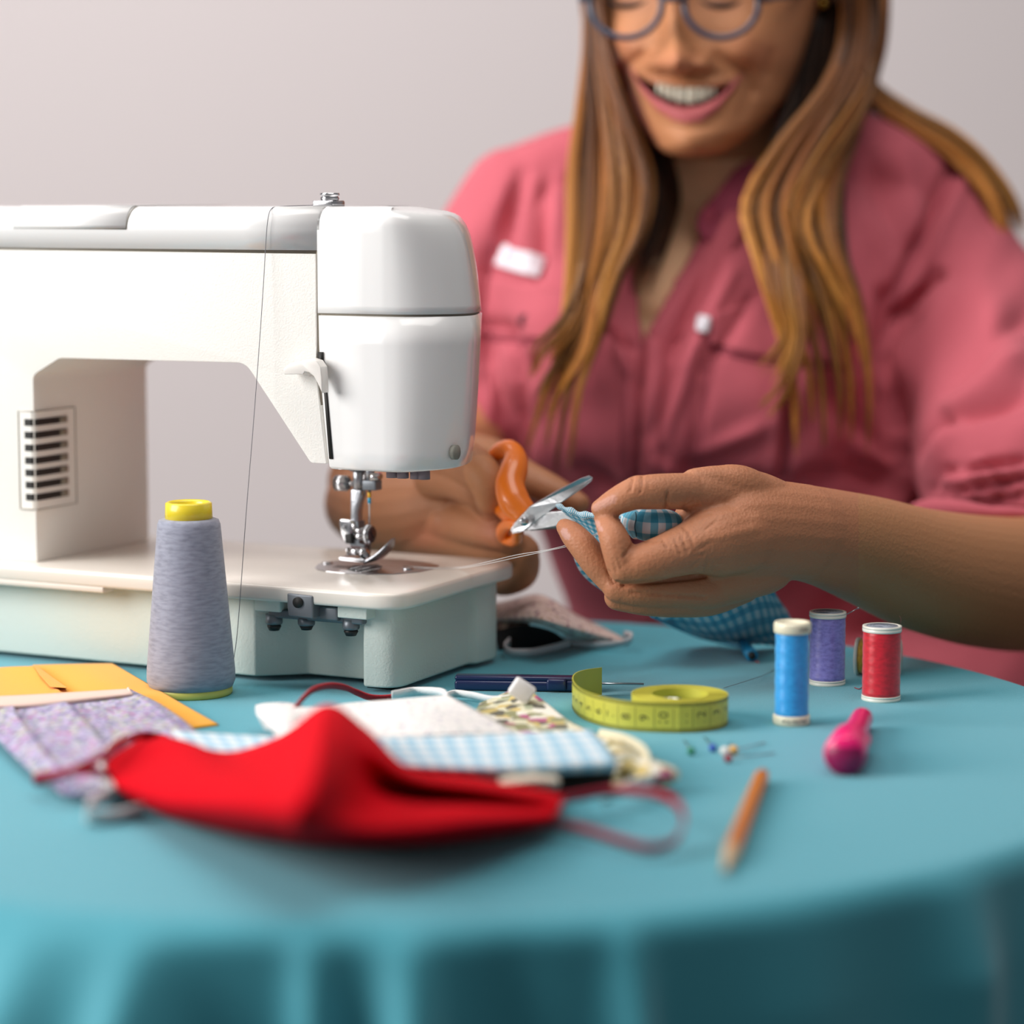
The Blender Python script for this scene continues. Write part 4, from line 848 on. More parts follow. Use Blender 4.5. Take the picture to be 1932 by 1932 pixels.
# neck and upper chest
parts.append(chain([(1345, 150, 1.91), (1338, 260, 1.905), (1325, 360, 1.905), (1320, 450, 1.92)], [50, 50, 54, 60], n=40))
def torso(inset):
    rows = [(318, 1180, 1500, 1.890, 1.985), (345, 1040, 1720, 1.868, 1.995), (400, 960, 1790, 1.845, 2.015), (480, 930, 1785, 1.826, 2.02), (560, 925, 1765, 1.812, 2.025), (660, 925, 1735, 1.798, 2.03), (740, 932, 1745, 1.792, 2.03),
            (850, 955, 1775, 1.798, 2.02), (930, 985, 1790, 1.815, 2.01), (1005, 1020, 1800, 1.830, 2.01), (1080, 1046, 1800, 1.850, 2.01), (1150, 1072, 1790, 1.865, 2.015), (1230, 1078, 1780, 1.870, 2.02), (1330, 1060, 1750, 1.870, 2.03), (1500, 1040, 1780, 1.870, 2.04)]
    rings = []
    for row in cat(rows, 60):
        y, xl, xr, df, db = row; xl += inset * 2600; xr -= inset * 2600; df += inset; db -= inset; R_ = []
        cx, hx, cd, hd = (xl + xr) / 2, (xr - xl) / 2, (df + db) / 2, (db - df) / 2
        for k in range(96):
            a = 2 * math.pi * k / 96; e = .78
            R_.append(P(cx + hx * abs(math.sin(a)) ** e * math.copysign(1, math.sin(a)), y, cd - hd * abs(math.cos(a)) ** e * math.copysign(1, math.cos(a))))
        rings.append(R_)
    return loft(rings)
parts.append(torso(.017))
parts.append(chain([(1320, 420, 1.90), (1285, 520, 1.878), (1240, 600, 1.862)], [44, 44, 40], n=30))
# left arm (right side of the picture): upper arm, forearm, hand
parts.append(chain([(1765, 480, 1.93), (1845, 650, 1.89), (1945, 850, 1.80), (2030, 1040, 1.715)], [30, 38, 42, 38], n=30))
parts.append(chain([(2030, 1050, 1.715), (1960, 1098, 1.665), (1860, 1098, 1.620), (1740, 1075, 1.575), (1640, 1040, 1.540), (1560, 1015, 1.512), (1490, 1000, 1.495)], [39, 43, 41.5, 37.5, 33, 29, 27.5], n=36, k=60))
LH = []
def fing(pts, rad, flat=1, n=20): LH.append(chain(pts, rad, flat, n, 8 * len(pts)))
fing([(1520, 1005, 1.500), (1450, 1000, 1.488), (1390, 1000, 1.480), (1350, 1010, 1.478)], [28, 29, 29.5, 27])          # back of the hand
fing([(1480, 975, 1.492), (1420, 940, 1.480), (1360, 935, 1.470), (1318, 930, 1.462), (1285, 926, 1.456)], [19, 16, 14.5, 12.5, 10])   # ball of the thumb
fing([(1460, 960, 1.485), (1400, 918, 1.472), (1350, 908, 1.465), (1310, 910, 1.460)], [14, 12, 9, 8])
fing([(1300, 927, 1.457), (1262, 927, 1.450), (1232, 928, 1.446), (1200, 930, 1.444)], [10.5, 10.2, 10, 9.4])              # thumb
fing([(1205, 928, 1.444), (1180, 938, 1.444), (1152, 951, 1.446), (1132, 959, 1.449)], [9.5, 8.6, 7.2, 5.2])
fing([(1400, 1010, 1.470), (1345, 1020, 1.460), (1300, 1035, 1.452), (1255, 1050, 1.446), (1215, 1062, 1.443), (1180, 1068, 1.443)], [22, 20, 15, 12.6, 11.4, 10.2])   # index, first bone
fing([(1178, 1068, 1.443), (1168, 1045, 1.441), (1160, 1020, 1.441), (1152, 1000, 1.444), (1143, 985, 1.449), (1136, 977, 1.453)], [10.0, 9.0, 8.6, 7.6, 6.3, 4.8])     # index, folded back up
fing([(1300, 1060, 1.478), (1230, 1085, 1.468), (1180, 1098, 1.462), (1150, 1090, 1.462)], [14, 11, 9.5, 8.6])            # middle finger
fing([(1152, 1090, 1.463), (1125, 1062, 1.462), (1100, 1030, 1.463), (1078, 1006, 1.467), (1066, 995, 1.470)], [8.8, 8.6, 8.2, 7.0, 5.2])
fing([(1400, 1080, 1.490), (1340, 1108, 1.478), (1270, 1113, 1.466), (1210, 1112, 1.460), (1166, 1107, 1.460)], [14, 12.5, 10.5, 9.8, 9.0])     # ring finger
fing([(1172, 1112, 1.466), (1180, 1100, 1.485), (1200, 1090, 1.500)], [8.2, 7.8, 6.5])
fing([(1400, 1100, 1.500), (1340, 1128, 1.486), (1280, 1135, 1.474), (1220, 1133, 1.468), (1166, 1126, 1.468)], [12, 10.4, 9.2, 8.8, 8.0])         # little finger
fing([(1176, 1126, 1.474), (1190, 1118, 1.492), (1210, 1108, 1.505)], [7, 6.4, 5.6])
fing([(1440, 1060, 1.492), (1370, 1085, 1.482), (1330, 1100, 1.478)], [19, 17, 13])
fing([(1330, 985, 1.466), (1300, 988, 1.470), (1285, 1002, 1.474)], [10, 8, 7.5])           # folded web of skin by the cloth
fing([(1318, 1010, 1.458), (1292, 1018, 1.457), (1262, 1026, 1.456), (1246, 1034, 1.456)], [10, 9, 8, 7])
parts += LH
# right arm (behind the machine head) and its hand round the scissors
parts.append(chain([(985, 450, 1.935), (925, 600, 1.935), (890, 770, 1.905)], [34, 34, 34], n=30))
parts.append(chain([(890, 790, 1.905), (865, 865, 1.86), (800, 895, 1.80), (725, 930, 1.75), (700, 960, 1.725)], [30, 32, 32, 28, 27], n=30, k=40))
RH = []
def fr2(pts, rad, n=20): RH.append(chain(pts, rad, 1, n, 8 * len(pts)))
fr2([(690, 950, 1.735), (740, 965, 1.705), (800, 965, 1.680), (860, 950, 1.66)], [28, 31, 30, 24])
fr2([(690, 910, 1.745), (760, 900, 1.72), (840, 890, 1.70), (900, 890, 1.68)], [26, 25, 24, 17])
fr2([(870, 880, 1.72), (930, 880, 1.69), (985, 900, 1.665), (1040, 925, 1.645), (1092, 950, 1.635)], [24, 18, 12, 10, 7])     # thumb along the far side
fr2([(840, 930, 1.665), (880, 930, 1.645), (912, 940, 1.62), (930, 960, 1.60)], [16, 13, 11, 9])                     # knuckle of the index finger
fr2([(830, 985, 1.665), (875, 990, 1.640), (915, 1000, 1.615), (945, 1010, 1.600), (965, 1022, 1.60)], [18, 15, 12, 10, 8.6])
fr2([(780, 1000, 1.68), (850, 1015, 1.655), (910, 1030, 1.63), (960, 1035, 1.610), (990, 1040, 1.605)], [18, 15, 12.5, 11, 9.5])
fr2([(985, 1035, 1.605), (992, 1060, 1.61), (985, 1085, 1.62), (955, 1098, 1.64), (930, 1095, 1.66)], [9.5, 9, 9, 9, 8.5])
fr2([(760, 1020, 1.70), (830, 1045, 1.69), (900, 1060, 1.67), (950, 1075, 1.65)], [16, 13, 11, 10])
fr2([(850, 868, 1.62), (882, 876, 1.600), (912, 896, 1.584), (924, 925, 1.580), (924, 948, 1.585)], [15, 14, 12, 10.5, 8.5])   # finger lying over the handle
fr2([(820, 900, 1.64), (865, 905, 1.612), (900, 925, 1.598), (912, 948, 1.60)], [14, 13, 11.5, 9])
parts += RH
for kx, ky, kd in ((842, 985, 1.646), (815, 935, 1.655)): parts.append(chain([(kx, ky, kd), (kx + 8, ky + 4, kd)], [11, 11]))
V, Fc = join(*parts)
co, fs, no = remesh(V, Fc, .00125, 3, .5)
px, py, dp = proj(co); view = no @ np.array([0, -cs, sn])
isf = (dp < 1.90) & (py < 300) & (px > 1090) & (px < 1560)
# creases and folds of the skin on the near hand
hand = (dp < 1.56) & (px > 1040) & (px < 1620) & (py > 850) & (py < 1180)
disp = np.zeros(len(co))
for x0, y0, x1, y1, wd, am in ((1195, 900, 1190, 925, 2.2, .9), (1212, 898, 1208, 930, 2.2, .9), (1203, 899, 1200, 928, 2, .5), (1260, 930, 1257, 958, 2.6, 1.3), (1257, 958, 1275, 968, 2.4, 1.0), (1275, 968, 1308, 946, 2.2, .6), (1290, 955, 1302, 935, 2, .5), (1280, 962, 1320, 955, 2, .5),
                                (1178, 1048, 1198, 1022, 2.5, 1.2), (1198, 1022, 1245, 1020, 2.5, .6), (1250, 1017, 1259, 1032, 2.4, 1.1), (1262, 1020, 1270, 1040, 2, .6), (1272, 1014, 1283, 1044, 2, .6), (1284, 1006, 1296, 1040, 2, .6), (1290, 995, 1300, 1005, 2.4, .9), (1300, 1003, 1308, 1030, 2, .5),
                                (1148, 1078, 1156, 1100, 2.2, 1.0), (1156, 1100, 1176, 1104, 2.4, .9), (1176, 1104, 1330, 1088, 3.4, 1.6), (1162, 1098, 1190, 1101, 2, .7), (1190, 1118, 1330, 1128, 2.6, .8), (1165, 1055, 1172, 1072, 1.8, .5), (1158, 1058, 1163, 1080, 1.8, .5), (1176, 1046, 1190, 1066, 1.8, .4), (1160, 1030, 1170, 1040, 1.8, .4),
                                (1310, 1040, 1345, 1020, 2, .45), (1305, 1050, 1330, 1045, 2, .45), (1330, 1000, 1350, 985, 2.2, .4), (1300, 1072, 1318, 1060, 2, .5), (1330, 1078, 1336, 1058, 2, .45), (1344, 1080, 1348, 1060, 2, .4), (1320, 975, 1342, 968, 2.2, .35)):
    dd, t = segd(px, py, x0, y0, x1, y1); disp -= am * .0014 * np.exp(-(dd / wd) ** 2) * hand * (view > .1)
fine = np.sin(px * .62 + py * .31 + 2 * np.sin(py * .11)) * .00010 * np.exp(-(((px - 1320) / 60) ** 2 + ((py - 1010) / 60) ** 2))
disp += fine * hand
dd, t = segd(px, py, 1330, 1090, 1440, 1062); disp += .0009 * np.exp(-(dd / 9) ** 2) * hand
dd, t = segd(px, py, 1318, 1020, 1420, 1000); disp += .0007 * np.exp(-(dd / 12) ** 2) * hand
co = co + no * disp[:, None]
def L3(h): return np.array(lin(h)[:3])
col = np.ones((len(co), 4)); col[:, :3] = L3('b98058')
def mixc(mask, h, k=1.0): 
    mk_ = np.clip(mask * k, 0, 1)[:, None]; col[:, :3] = col[:, :3] * (1 - mk_) + L3(h) * mk_
mixc(((py < 300) & (px > 1090) & (px < 1580)).astype(float), 'bf8158')
mixc(((py > 300) & (py < 700) & (dp > 1.8)).astype(float), 'ecbc90')  # neck and chest lightened in colour because little light reaches them
mixc(hand.astype(float), 'b87a58')
sidef = isf & (view > 0)
mixc(G(px, py, 1170, 95, 40, 34) * sidef, 'cb7f60', .5); mixc(G(px, py, 1420, 100, 46, 36) * sidef, 'c4744f', .5); mixc(G(px, py, 1278, 118, 50, 24) * sidef, 'c27a5c', .5)
lips = isf & (px > 1188) & (px < 1400) & (py > yl(px) - 3) & (py < llip(px))
lips2 = isf & (px > 1200) & (px < 1390) & (py > ulip(px) + 4) & (py < yu(px) + 2)
mixc(lips * 1.0, 'c05e66', .9); mixc(lips2 * 1.0, 'ac6454', .4)
inn = isf & (px > 1190) & (px < 1396) & (py >= yu(px) + 2) & (py <= yl(px) - 3); mixc(inn * 1.0, '3a1a16', .95)
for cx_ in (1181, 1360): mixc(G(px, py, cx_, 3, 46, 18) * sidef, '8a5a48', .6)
mixc(G(px, py, 1290, 960, 60, 200) * hand, 'c08a6c', .3)
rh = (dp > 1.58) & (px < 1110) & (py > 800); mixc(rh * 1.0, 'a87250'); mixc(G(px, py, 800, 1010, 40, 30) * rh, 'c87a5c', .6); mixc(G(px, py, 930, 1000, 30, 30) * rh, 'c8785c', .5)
# finger nails
def nail(poly_):
    pts = np.array(poly_, float); c0 = pts[0]; c1 = pts[1]; dd, t = segd(px, py, *c0, *c1); return (dd < pts[2][0]) & (view > -.2)
tn = nail([(1124, 957), (1157, 942), (7.5, 0)]) & (dp < 1.452) & hand; mixc(tn * 1.0, 'c8917e', .8)
mn = nail([(1064, 1003), (1070, 1012), (6.5, 0)]) & hand; mixc(mn * 1.0, 'c6968a', .8)
i_n = nail([(1126, 985), (1134, 1000), (4.0, 0)]) & hand; mixc(i_n * 1.0, 'cf9c8e', .8)
person = obj('person', co, fs, m_skin, None, col=col)
tag(person, 'smiling person with long hair in a pink shirt and round glasses, trimming cloth with scissors', 'person')

# teeth
m_tooth = mat('teeth', 'd2c8b4', .3, coat=.3, sss=.1)
xs = [1239, 1250, 1262, 1277, 1295, 1313, 1327, 1339, 1350]
for a, b_ in zip(xs, xs[1:]):
    cxm = (a + b_) / 2; top = float(yu(cxm)) - 4; bot = float(np.interp(cxm, [1236, 1265, 1297, 1330, 1354], [172, 186, 196, 190, 174])); dep = 1.7795 + .012 * ((cxm - 1294) / 75) ** 2
    rings = []
    for t in np.linspace(0, 1, 7):
        y = top + (bot - top) * t; ww = (b_ - a) / 2 * (1.03 - .05 * abs(t - .6) ** 2 * 4); bul = .0012 * math.sin(math.pi * min(1, .25 + t * .6))
        rings.append([P(cxm + ww * math.sin(2 * math.pi * k / 14), y, dep - bul - .0016 * math.cos(2 * math.pi * k / 14)) for k in range(14)])
    fixn(obj('tooth', *loft(rings), m_tooth, person))
for cx_ in (1181, 1360):
    c_ = cat([P(cx_ - 40, 0, 1.784), P(cx_ - 22, 9, 1.780), P(cx_, 12, 1.779), P(cx_ + 22, 9, 1.780), P(cx_ + 40, -1, 1.785)], 30)
    fixn(obj('eyelashes', *tube(c_, [.0003 + .0018 * math.sin(math.pi * i / 29) for i in range(30)], 8), mat('lash_dark', '17100e', .8) if cx_ == 1181 else bpy.data.materials['lash_dark'], person))

# ---- glasses
m_rim = mat('blue_grey_acetate', '2b3a52', .3, coat=.5)
gl = empty('glasses', P(1268, 0, 1.765), 'round blue grey glasses worn low on the nose', 'glasses')
def oval(cx, cy, rx, ry, d, n=64): return [P(cx + rx * math.sin(2 * math.pi * k / n), cy + ry * math.cos(2 * math.pi * k / n), d + .006 * ((cx + rx * math.sin(2 * math.pi * k / n) - 1268) / 165) ** 2) for k in range(n)]
def rim(cx, cy, rx, ry, d):
    o = oval(cx, cy, rx, ry, d); c = P(cx, cy, d); V = []; n = len(o); m_ = 10
    for p in o:
        out_ = (p - c).normalized()
        for k in range(m_):
            a = 2 * math.pi * k / m_; V.append(p + out_ * .0022 * math.cos(a) + Vector((0, -1, 0)) * .0018 * math.sin(a))
    return V, [(i * m_ + j, i * m_ + (j + 1) % m_, ((i + 1) % n) * m_ + (j + 1) % m_, ((i + 1) % n) * m_ + j) for i in range(n) for j in range(m_)]
m_glass = mat('lens_glass', 'ffffff', .02, trans=1); nodes(m_glass)[2].inputs['IOR'].default_value = 1.02
for cx_, rx in ((1181, 68), (1361, 70)):
    r_ = fixn(obj('rim', *rim(cx_, 7, rx, 64, 1.766), m_rim, gl))
    o = oval(cx_, 7, rx - 4, 60, 1.766, 48); fixn(obj('lens', o + [P(*[cx_, 7, 1.7655])], [(i, (i + 1) % 48, 48) for i in range(48)], m_glass, gl))
fixn(obj('bridge', *tube(cat([P(1242, -12, 1.767), P(1256, -4, 1.762), P(1270, -3, 1.761), P(1282, -4, 1.762), P(1296, -12, 1.767)], 24), .0026, 12, True), m_rim, gl))
for x0, x1 in ((1120, 1098), (1424, 1448)): fixn(obj('hinge_block', *tube([P(x0, -14, 1.769), P((x0 + x1) / 2, -6, 1.771), P(x1, -2, 1.776)], [.0030, .0036, .0028], 12, True), m_rim, gl))
fixn(obj('temple', *tube([P(1448, -2, 1.776), P(1500, -10, 1.82), P(1560, -22, 1.875)], .0018, 10, True), m_rim, gl))
fixn(obj('temple', *tube([P(1098, -2, 1.776), P(1100, -14, 1.82), P(1108, -24, 1.875)], .0018, 10, True), m_rim, gl))
er = fixn(obj('earring', *ball(P(1553, 6, 1.868), .0042, 18), mat('gold', 'd9a648', .25, metal=1))); tag(er, 'gold ear stud at the right edge of the face', 'earring')

# ---- shirt
m_shirt = mat('pink_cotton_twill', 'c5616d', .85, bump=.35, bscale=900, sheen=.08, spec=.15)
m_shirt2 = mat('pink_cotton_seam', 'a9485a', .9, bump=.3, bscale=900)
sp = [torso(0)]
sp.append(chain([(1250, 330, 1.925), (1100, 345, 1.930), (990, 390, 1.935)], [48, 44, 46], n=30))
sp.append(chain([(1430, 325, 1.925), (1600, 330, 1.930), (1735, 400, 1.935)], [48, 49, 45], n=30))
sp.append(chain([(1110, 700, 1.868), (1130, 740, 1.872)], [66, 60], n=30)); sp.append(chain([(1500, 700, 1.862), (1480, 740, 1.866)], [68, 62], n=30))
sp.append(chain([(985, 400, 1.935), (935, 500, 1.935), (905, 640, 1.925), (890, 760, 1.915), (885, 812, 1.905)], [50, 52, 50, 46, 47], n=36, k=50))
sp.append(chain([(1752, 425, 1.935), (1798, 520, 1.92), (1852, 650, 1.89), (1900, 780, 1.845), (1935, 870, 1.80), (1962, 925, 1.765)], [45, 56, 67, 74, 77, 77], n=40, k=60))
sp.append(chain([(1330, 395, 1.93), (1330, 330, 1.93)], [66, 60], n=40))
sp.append(chain([(1620, 1375, 1.86), (1760, 1345, 1.82), (1880, 1345, 1.78), (1990, 1365, 1.75)], [64, 62, 58, 58], n=30))
V, Fc = join(*sp)
sco, sfs, sno = remesh(V, Fc, .0036, 8, .6)
sx, sy, sd = proj(sco); fv = sno @ np.array([0, -cs, sn]); fr_m = np.clip(fv * 3, 0, 1)
dsp = np.zeros(len(sco))
# (x0, y0, x1, y1, width px, amount mm): negative makes a valley, positive a fold
folds = [(1794, 326, 1684, 584, 15, -7), (1812, 340, 1710, 590, 18, 5), (1765, 520, 1672, 640, 15, -11), (1775, 540, 1690, 660, 12, 5), (1672, 560, 1692, 850, 22, -9), (1790, 560, 1700, 720, 24, 6), (1931, 690, 1800, 770, 22, 7), (1931, 742, 1785, 800, 14, -8), (1785, 790, 1712, 880, 16, -7), (1800, 800, 1735, 900, 16, 6),
         (1931, 868, 1790, 890, 9, -7), (1790, 890, 1722, 955, 9, -6), (1931, 885, 1800, 915, 10, 6), (1931, 905, 1780, 930, 7, -5), (1931, 918, 1790, 945, 8, 5), (1931, 932, 1760, 958, 6, -4), (1850, 870, 1760, 915, 9, 5), (1720, 640, 1712, 760, 20, 5), (1860, 560, 1900, 700, 40, 6), (1931, 600, 1880, 660, 14, -3),
         (985, 330, 950, 470, 16, -6), (1035, 400, 1010, 520, 13, -6), (1010, 350, 985, 460, 16, 5), (1060, 330, 1040, 470, 16, 4), (925, 480, 905, 610, 14, -6), (960, 620, 985, 880, 15, -10), (905, 610, 985, 620, 10, -4), (890, 660, 900, 830, 22, -4), (872, 560, 905, 700, 16, 5), (930, 700, 910, 840, 14, 5),
         (1215, 640, 1203, 900, 6, -9), (1203, 900, 1195, 1060, 6, -8), (1235, 660, 1226, 900, 12, 3), (1185, 640, 1178, 900, 14, 3), (1010, 670, 990, 720, 12, -6), (1120, 560, 1090, 700, 18, -5), (1150, 620, 1190, 660, 9, -7), (1150, 640, 1185, 700, 12, 4),
         (1350, 500, 1265, 660, 14, -5), (1380, 520, 1290, 690, 14, 4), (1420, 560, 1330, 700, 12, -4), (1290, 640, 1230, 820, 15, -4), (1310, 660, 1250, 830, 15, 4), (1500, 690, 1478, 900, 10, -8), (1480, 700, 1460, 880, 14, 3), (1340, 700, 1300, 880, 10, -3), (1400, 850, 1280, 900, 18, -5), (1450, 800, 1330, 860, 18, 4),
         (1560, 740, 1690, 860, 22, -6), (1600, 860, 1690, 930, 22, -6), (1520, 900, 1690, 900, 20, -5), (1300, 900, 1500, 920, 20, -5), (1100, 880, 1190, 940, 14, -5), (1060, 800, 1100, 900, 18, 4), (1240, 870, 1290, 905, 14, 4), (1640, 300, 1700, 460, 20, -4), (1700, 300, 1730, 420, 22, 4), (1640, 440, 1680, 560, 20, -3)]
for x0, y0, x1, y1, wd, am in folds:
    dd, t = segd(sx, sy, x0, y0, x1, y1); dsp += am * .0016 * np.exp(-(dd / wd) ** 2) * (.35 + .65 * np.sin(np.pi * np.clip(t * .8 + .1, 0, 1))) * fr_m
dsp += .0012 * np.sin(sx * .023 + 2.1 * np.sin(sy * .013)) * fr_m + .0010 * np.sin(sy * .045 + sx * .03 + 1.5 * np.sin(sx * .02)) * fr_m
sco = sco + sno * np.clip(dsp, -.012, .02)[:, None]
def inpoly(x, y, poly_):
    c = np.zeros(len(x), bool); n = len(poly_)
    for i in range(n):
        (x0, y0), (x1, y1) = poly_[i], poly_[(i + 1) % n]
        c ^= ((y0 > y) != (y1 > y)) & (x < (x1 - x0) * (y - y0) / (y1 - y0 + 1e-9) + x0)
    return c
vneck = [(1200, 240), (1196, 400), (1200, 520), (1212, 632), (1222, 618), (1245, 575), (1285, 500), (1320, 455), (1318, 420), (1345, 380), (1400, 310), (1440, 240)]
cut = inpoly(sx, sy, vneck) & (sd < 1.93)
cut |= (sy < 300) & (np.hypot(sx - 1335, (sd - 1.93) * 2600) < 150)
cut |= (sd < 1.885) & inpoly(sx, sy, [(2100, 958), (1926, 966), (1850, 968), (1790, 962), (1742, 966), (1700, 985), (1700, 1100), (2100, 1100)]) & (sx > 1705)
cut |= (sx < 925) & (sd > 1.8) & (sy > 836)
cut |= (sy > 1420)
keep = ~cut; sfs2 = [f for f in sfs if all(keep[i] for i in f)]
idx = np.full(len(sco), -1); used = sorted({i for f in sfs2 for i in f}); idx[used] = range(len(used))
shirt = obj('shirt', sco[used], [tuple(idx[i] for i in f) for f in sfs2], m_shirt, person)
solid(shirt, .0016, -1)
bvh = BVHTree.FromPolygons([Vector(v) for v in sco], sfs)
EYE = Vector((0, 0, TZ + H))
def on(x, y, off=.0008):
    d = (P(x, y, 1.8) - EYE).normalized(); h = bvh.ray_cast(EYE + d * 1.60, d)
    return (h[0] + h[1] * off) if h[0] is not None else P(x, y, 1.85)
def cloth_piece(name, pxs, m, parent, off=.0015, th=.0012, nu=24, nv=12):
    """a piece of cloth lying on the shirt; pxs is a grid of px, py points"""
    a = [cat(r, nu) for r in pxs]; g = [cat([r[i] for r in a], nv) for i in range(nu)]
    V = [on(g[i][j][0], g[i][j][1], off) for j in range(nv) for i in range(nu)]
    o = obj(name, V, [(j * nu + i, j * nu + i + 1, (j + 1) * nu + i + 1, (j + 1) * nu + i) for j in range(nv - 1) for i in range(nu - 1)], m, parent)
    if o.data.polygons[0].normal.y > 0: o.data.flip_normals()
    solid(o, th, -1); return o
def seamline(pts, m, parent, r=.0007, off=.0004, name='seam', n=40): return obj(name, *tube([on(x, y, off) for x, y in cat(pts, n)], r, 6), m, parent)
cloth_piece('front_placket', [[(1216, 628), (1232, 640), (1250, 650)], [(1210, 760), (1228, 760), (1246, 762)], [(1205, 900), (1222, 900), (1240, 902)], [(1198, 1060), (1214, 1060), (1232, 1060)], [(1192, 1180), (1210, 1180), (1226, 1180)]], m_shirt, shirt, .0022, .0016, 12, 60)
# collar flap on the right with its button
def P3(l): return [P(*q_) for q_ in l]
V, Fc, uv = patch([P3([(1420, 300, 1.862), (1385, 322, 1.852), (1350, 368, 1.840), (1318, 402, 1.832)]), P3([(1440, 340, 1.860), (1402, 365, 1.846), (1366, 405, 1.836), (1316, 432, 1.828)]), P3([(1450, 390, 1.858), (1412, 405, 1.845), (1372, 428, 1.834), (1334, 458, 1.828)])], 20, 14)
collar = obj('collar', V, Fc, mat('pink_collar', 'ac4860', .85, bump=.3, bscale=900), shirt); solid(collar, .003, 0)
V, Fc, uv = patch([P3([(1400, 285, 1.88), (1352, 372, 1.846), (1318, 455, 1.834), (1262, 560, 1.822), (1222, 628, 1.812)]), P3([(1420, 320, 1.876), (1380, 400, 1.838), (1338, 480, 1.826), (1280, 585, 1.816), (1232, 650, 1.808)]), P3([(1450, 340, 1.874), (1410, 430, 1.836), (1362, 510, 1.824), (1305, 610, 1.814), (1250, 670, 1.806)])], 40, 10)
solid(obj('front_edge', V, Fc, m_shirt, shirt), .003, 0)
V, Fc, uv = patch([P3([(1190, 300, 1.875), (1186, 420, 1.845), (1196, 540, 1.822), (1212, 632, 1.810)]), P3([(1172, 320, 1.875), (1160, 430, 1.845), (1176, 560, 1.820), (1204, 660, 1.807)])], 40, 6)
solid(obj('front_edge', V, Fc, m_shirt, shirt), .003, 0)
m_btn = mat('pink_button', 'b8405a', .35, coat=.4)
bt = fixn(obj('button', *lathe([(0, 0), (.0042, 0), (.0048, .0012), (.0040, .0020), (.0030, .0014), (0, .0014)], P(1337, 406, 1.8305), 24, (0, -1, .1)), m_btn, collar))
for dx_ in (-2, 2): fixn(obj('button_hole', *lathe([(0, 0), (.0005, 0), (.0005, .0004), (0, .0004)], P(1337 + dx_ * 1.2, 406, 1.8285), 8, (0, -1, 0)), m_dark, bt))
fixn(obj('button', *lathe([(0, 0), (.0042, 0), (.0048, .0012), (.0040, .0020), (0, .0014)], on(993, 606, .0012), 24, (0, -1, .1)), mat('dark_button', '5a2430', .4), shirt))
# pocket flaps
cloth_piece('pocket_flap', [[(905, 520), (960, 530), (1030, 548), (1075, 560)], [(900, 570), (960, 580), (1030, 596), (1075, 604)], [(902, 628), (960, 636), (1020, 640), (1075, 640)]], m_shirt, shirt, .0026, .0016)
seamline([(902, 634), (960, 643), (1010, 646), (1075, 646)], m_shirt2, shirt, .0010)
seamline([(905, 650), (915, 760), (940, 850)], m_shirt2, shirt, .0005)
cloth_piece('pocket_flap', [[(1345, 590), (1430, 570), (1520, 560), (1600, 570)], [(1340, 620), (1430, 612), (1520, 615), (1600, 620)], [(1340, 648), (1400, 668), (1480, 680), (1600, 690)]], m_shirt, shirt, .0026, .0016)
seamline([(1334, 640), (1342, 655), (1400, 674), (1480, 688), (1600, 697)], m_shirt2, shirt, .0012)
seamline([(1302, 700), (1298, 780), (1290, 880)], m_shirt2, shirt, .0005); seamline([(1334, 700), (1326, 800), (1318, 885)], m_shirt2, shirt, .0005)
seamline([(1182, 660), (1176, 760), (1168, 880)], m_shirt2, shirt, .0005)
seamline([(1800, 318), (1765, 400), (1705, 520), (1682, 590)], m_shirt2, shirt, .0007)
seamline([(960, 345), (930, 430), (925, 520), (930, 620)], m_shirt2, shirt, .0006)
m_lbl = mat('white_label', 'e8e2ea', .6)
lb = cloth_piece('woven_label', [[(948, 462), (990, 474), (1030, 490)], [(944, 482), (984, 495), (1025, 508)], [(939, 501), (978, 514), (1020, 528)]], m_lbl, shirt, .0030, .0010)
cloth_piece('blue_mark', [[(962, 480), (972, 483)], [(960, 492), (970, 495)]], mat('label_blue', '8fa0d8', .6), lb, .0036, .0004, 4, 4)
cloth_piece('pocket_tag', [[(1322, 598), (1338, 600)], [(1316, 628), (1332, 630)]], m_lbl, shirt, .0030, .0010, 6, 8)
# rolled cuffs
cf = [P(1716, 968, 1.715), P(1745, 962, 1.700), P(1800, 962, 1.682), P(1860, 966, 1.672), P(1920, 968, 1.668), P(1980, 975, 1.672), P(2050, 1000, 1.70)]
fixn(obj('rolled_cuff', *tube(cat(cf, 40), [.004 + .0035 * math.sin(math.pi * min(1, i / 20)) for i in range(40)], 14, True), m_shirt, shirt))

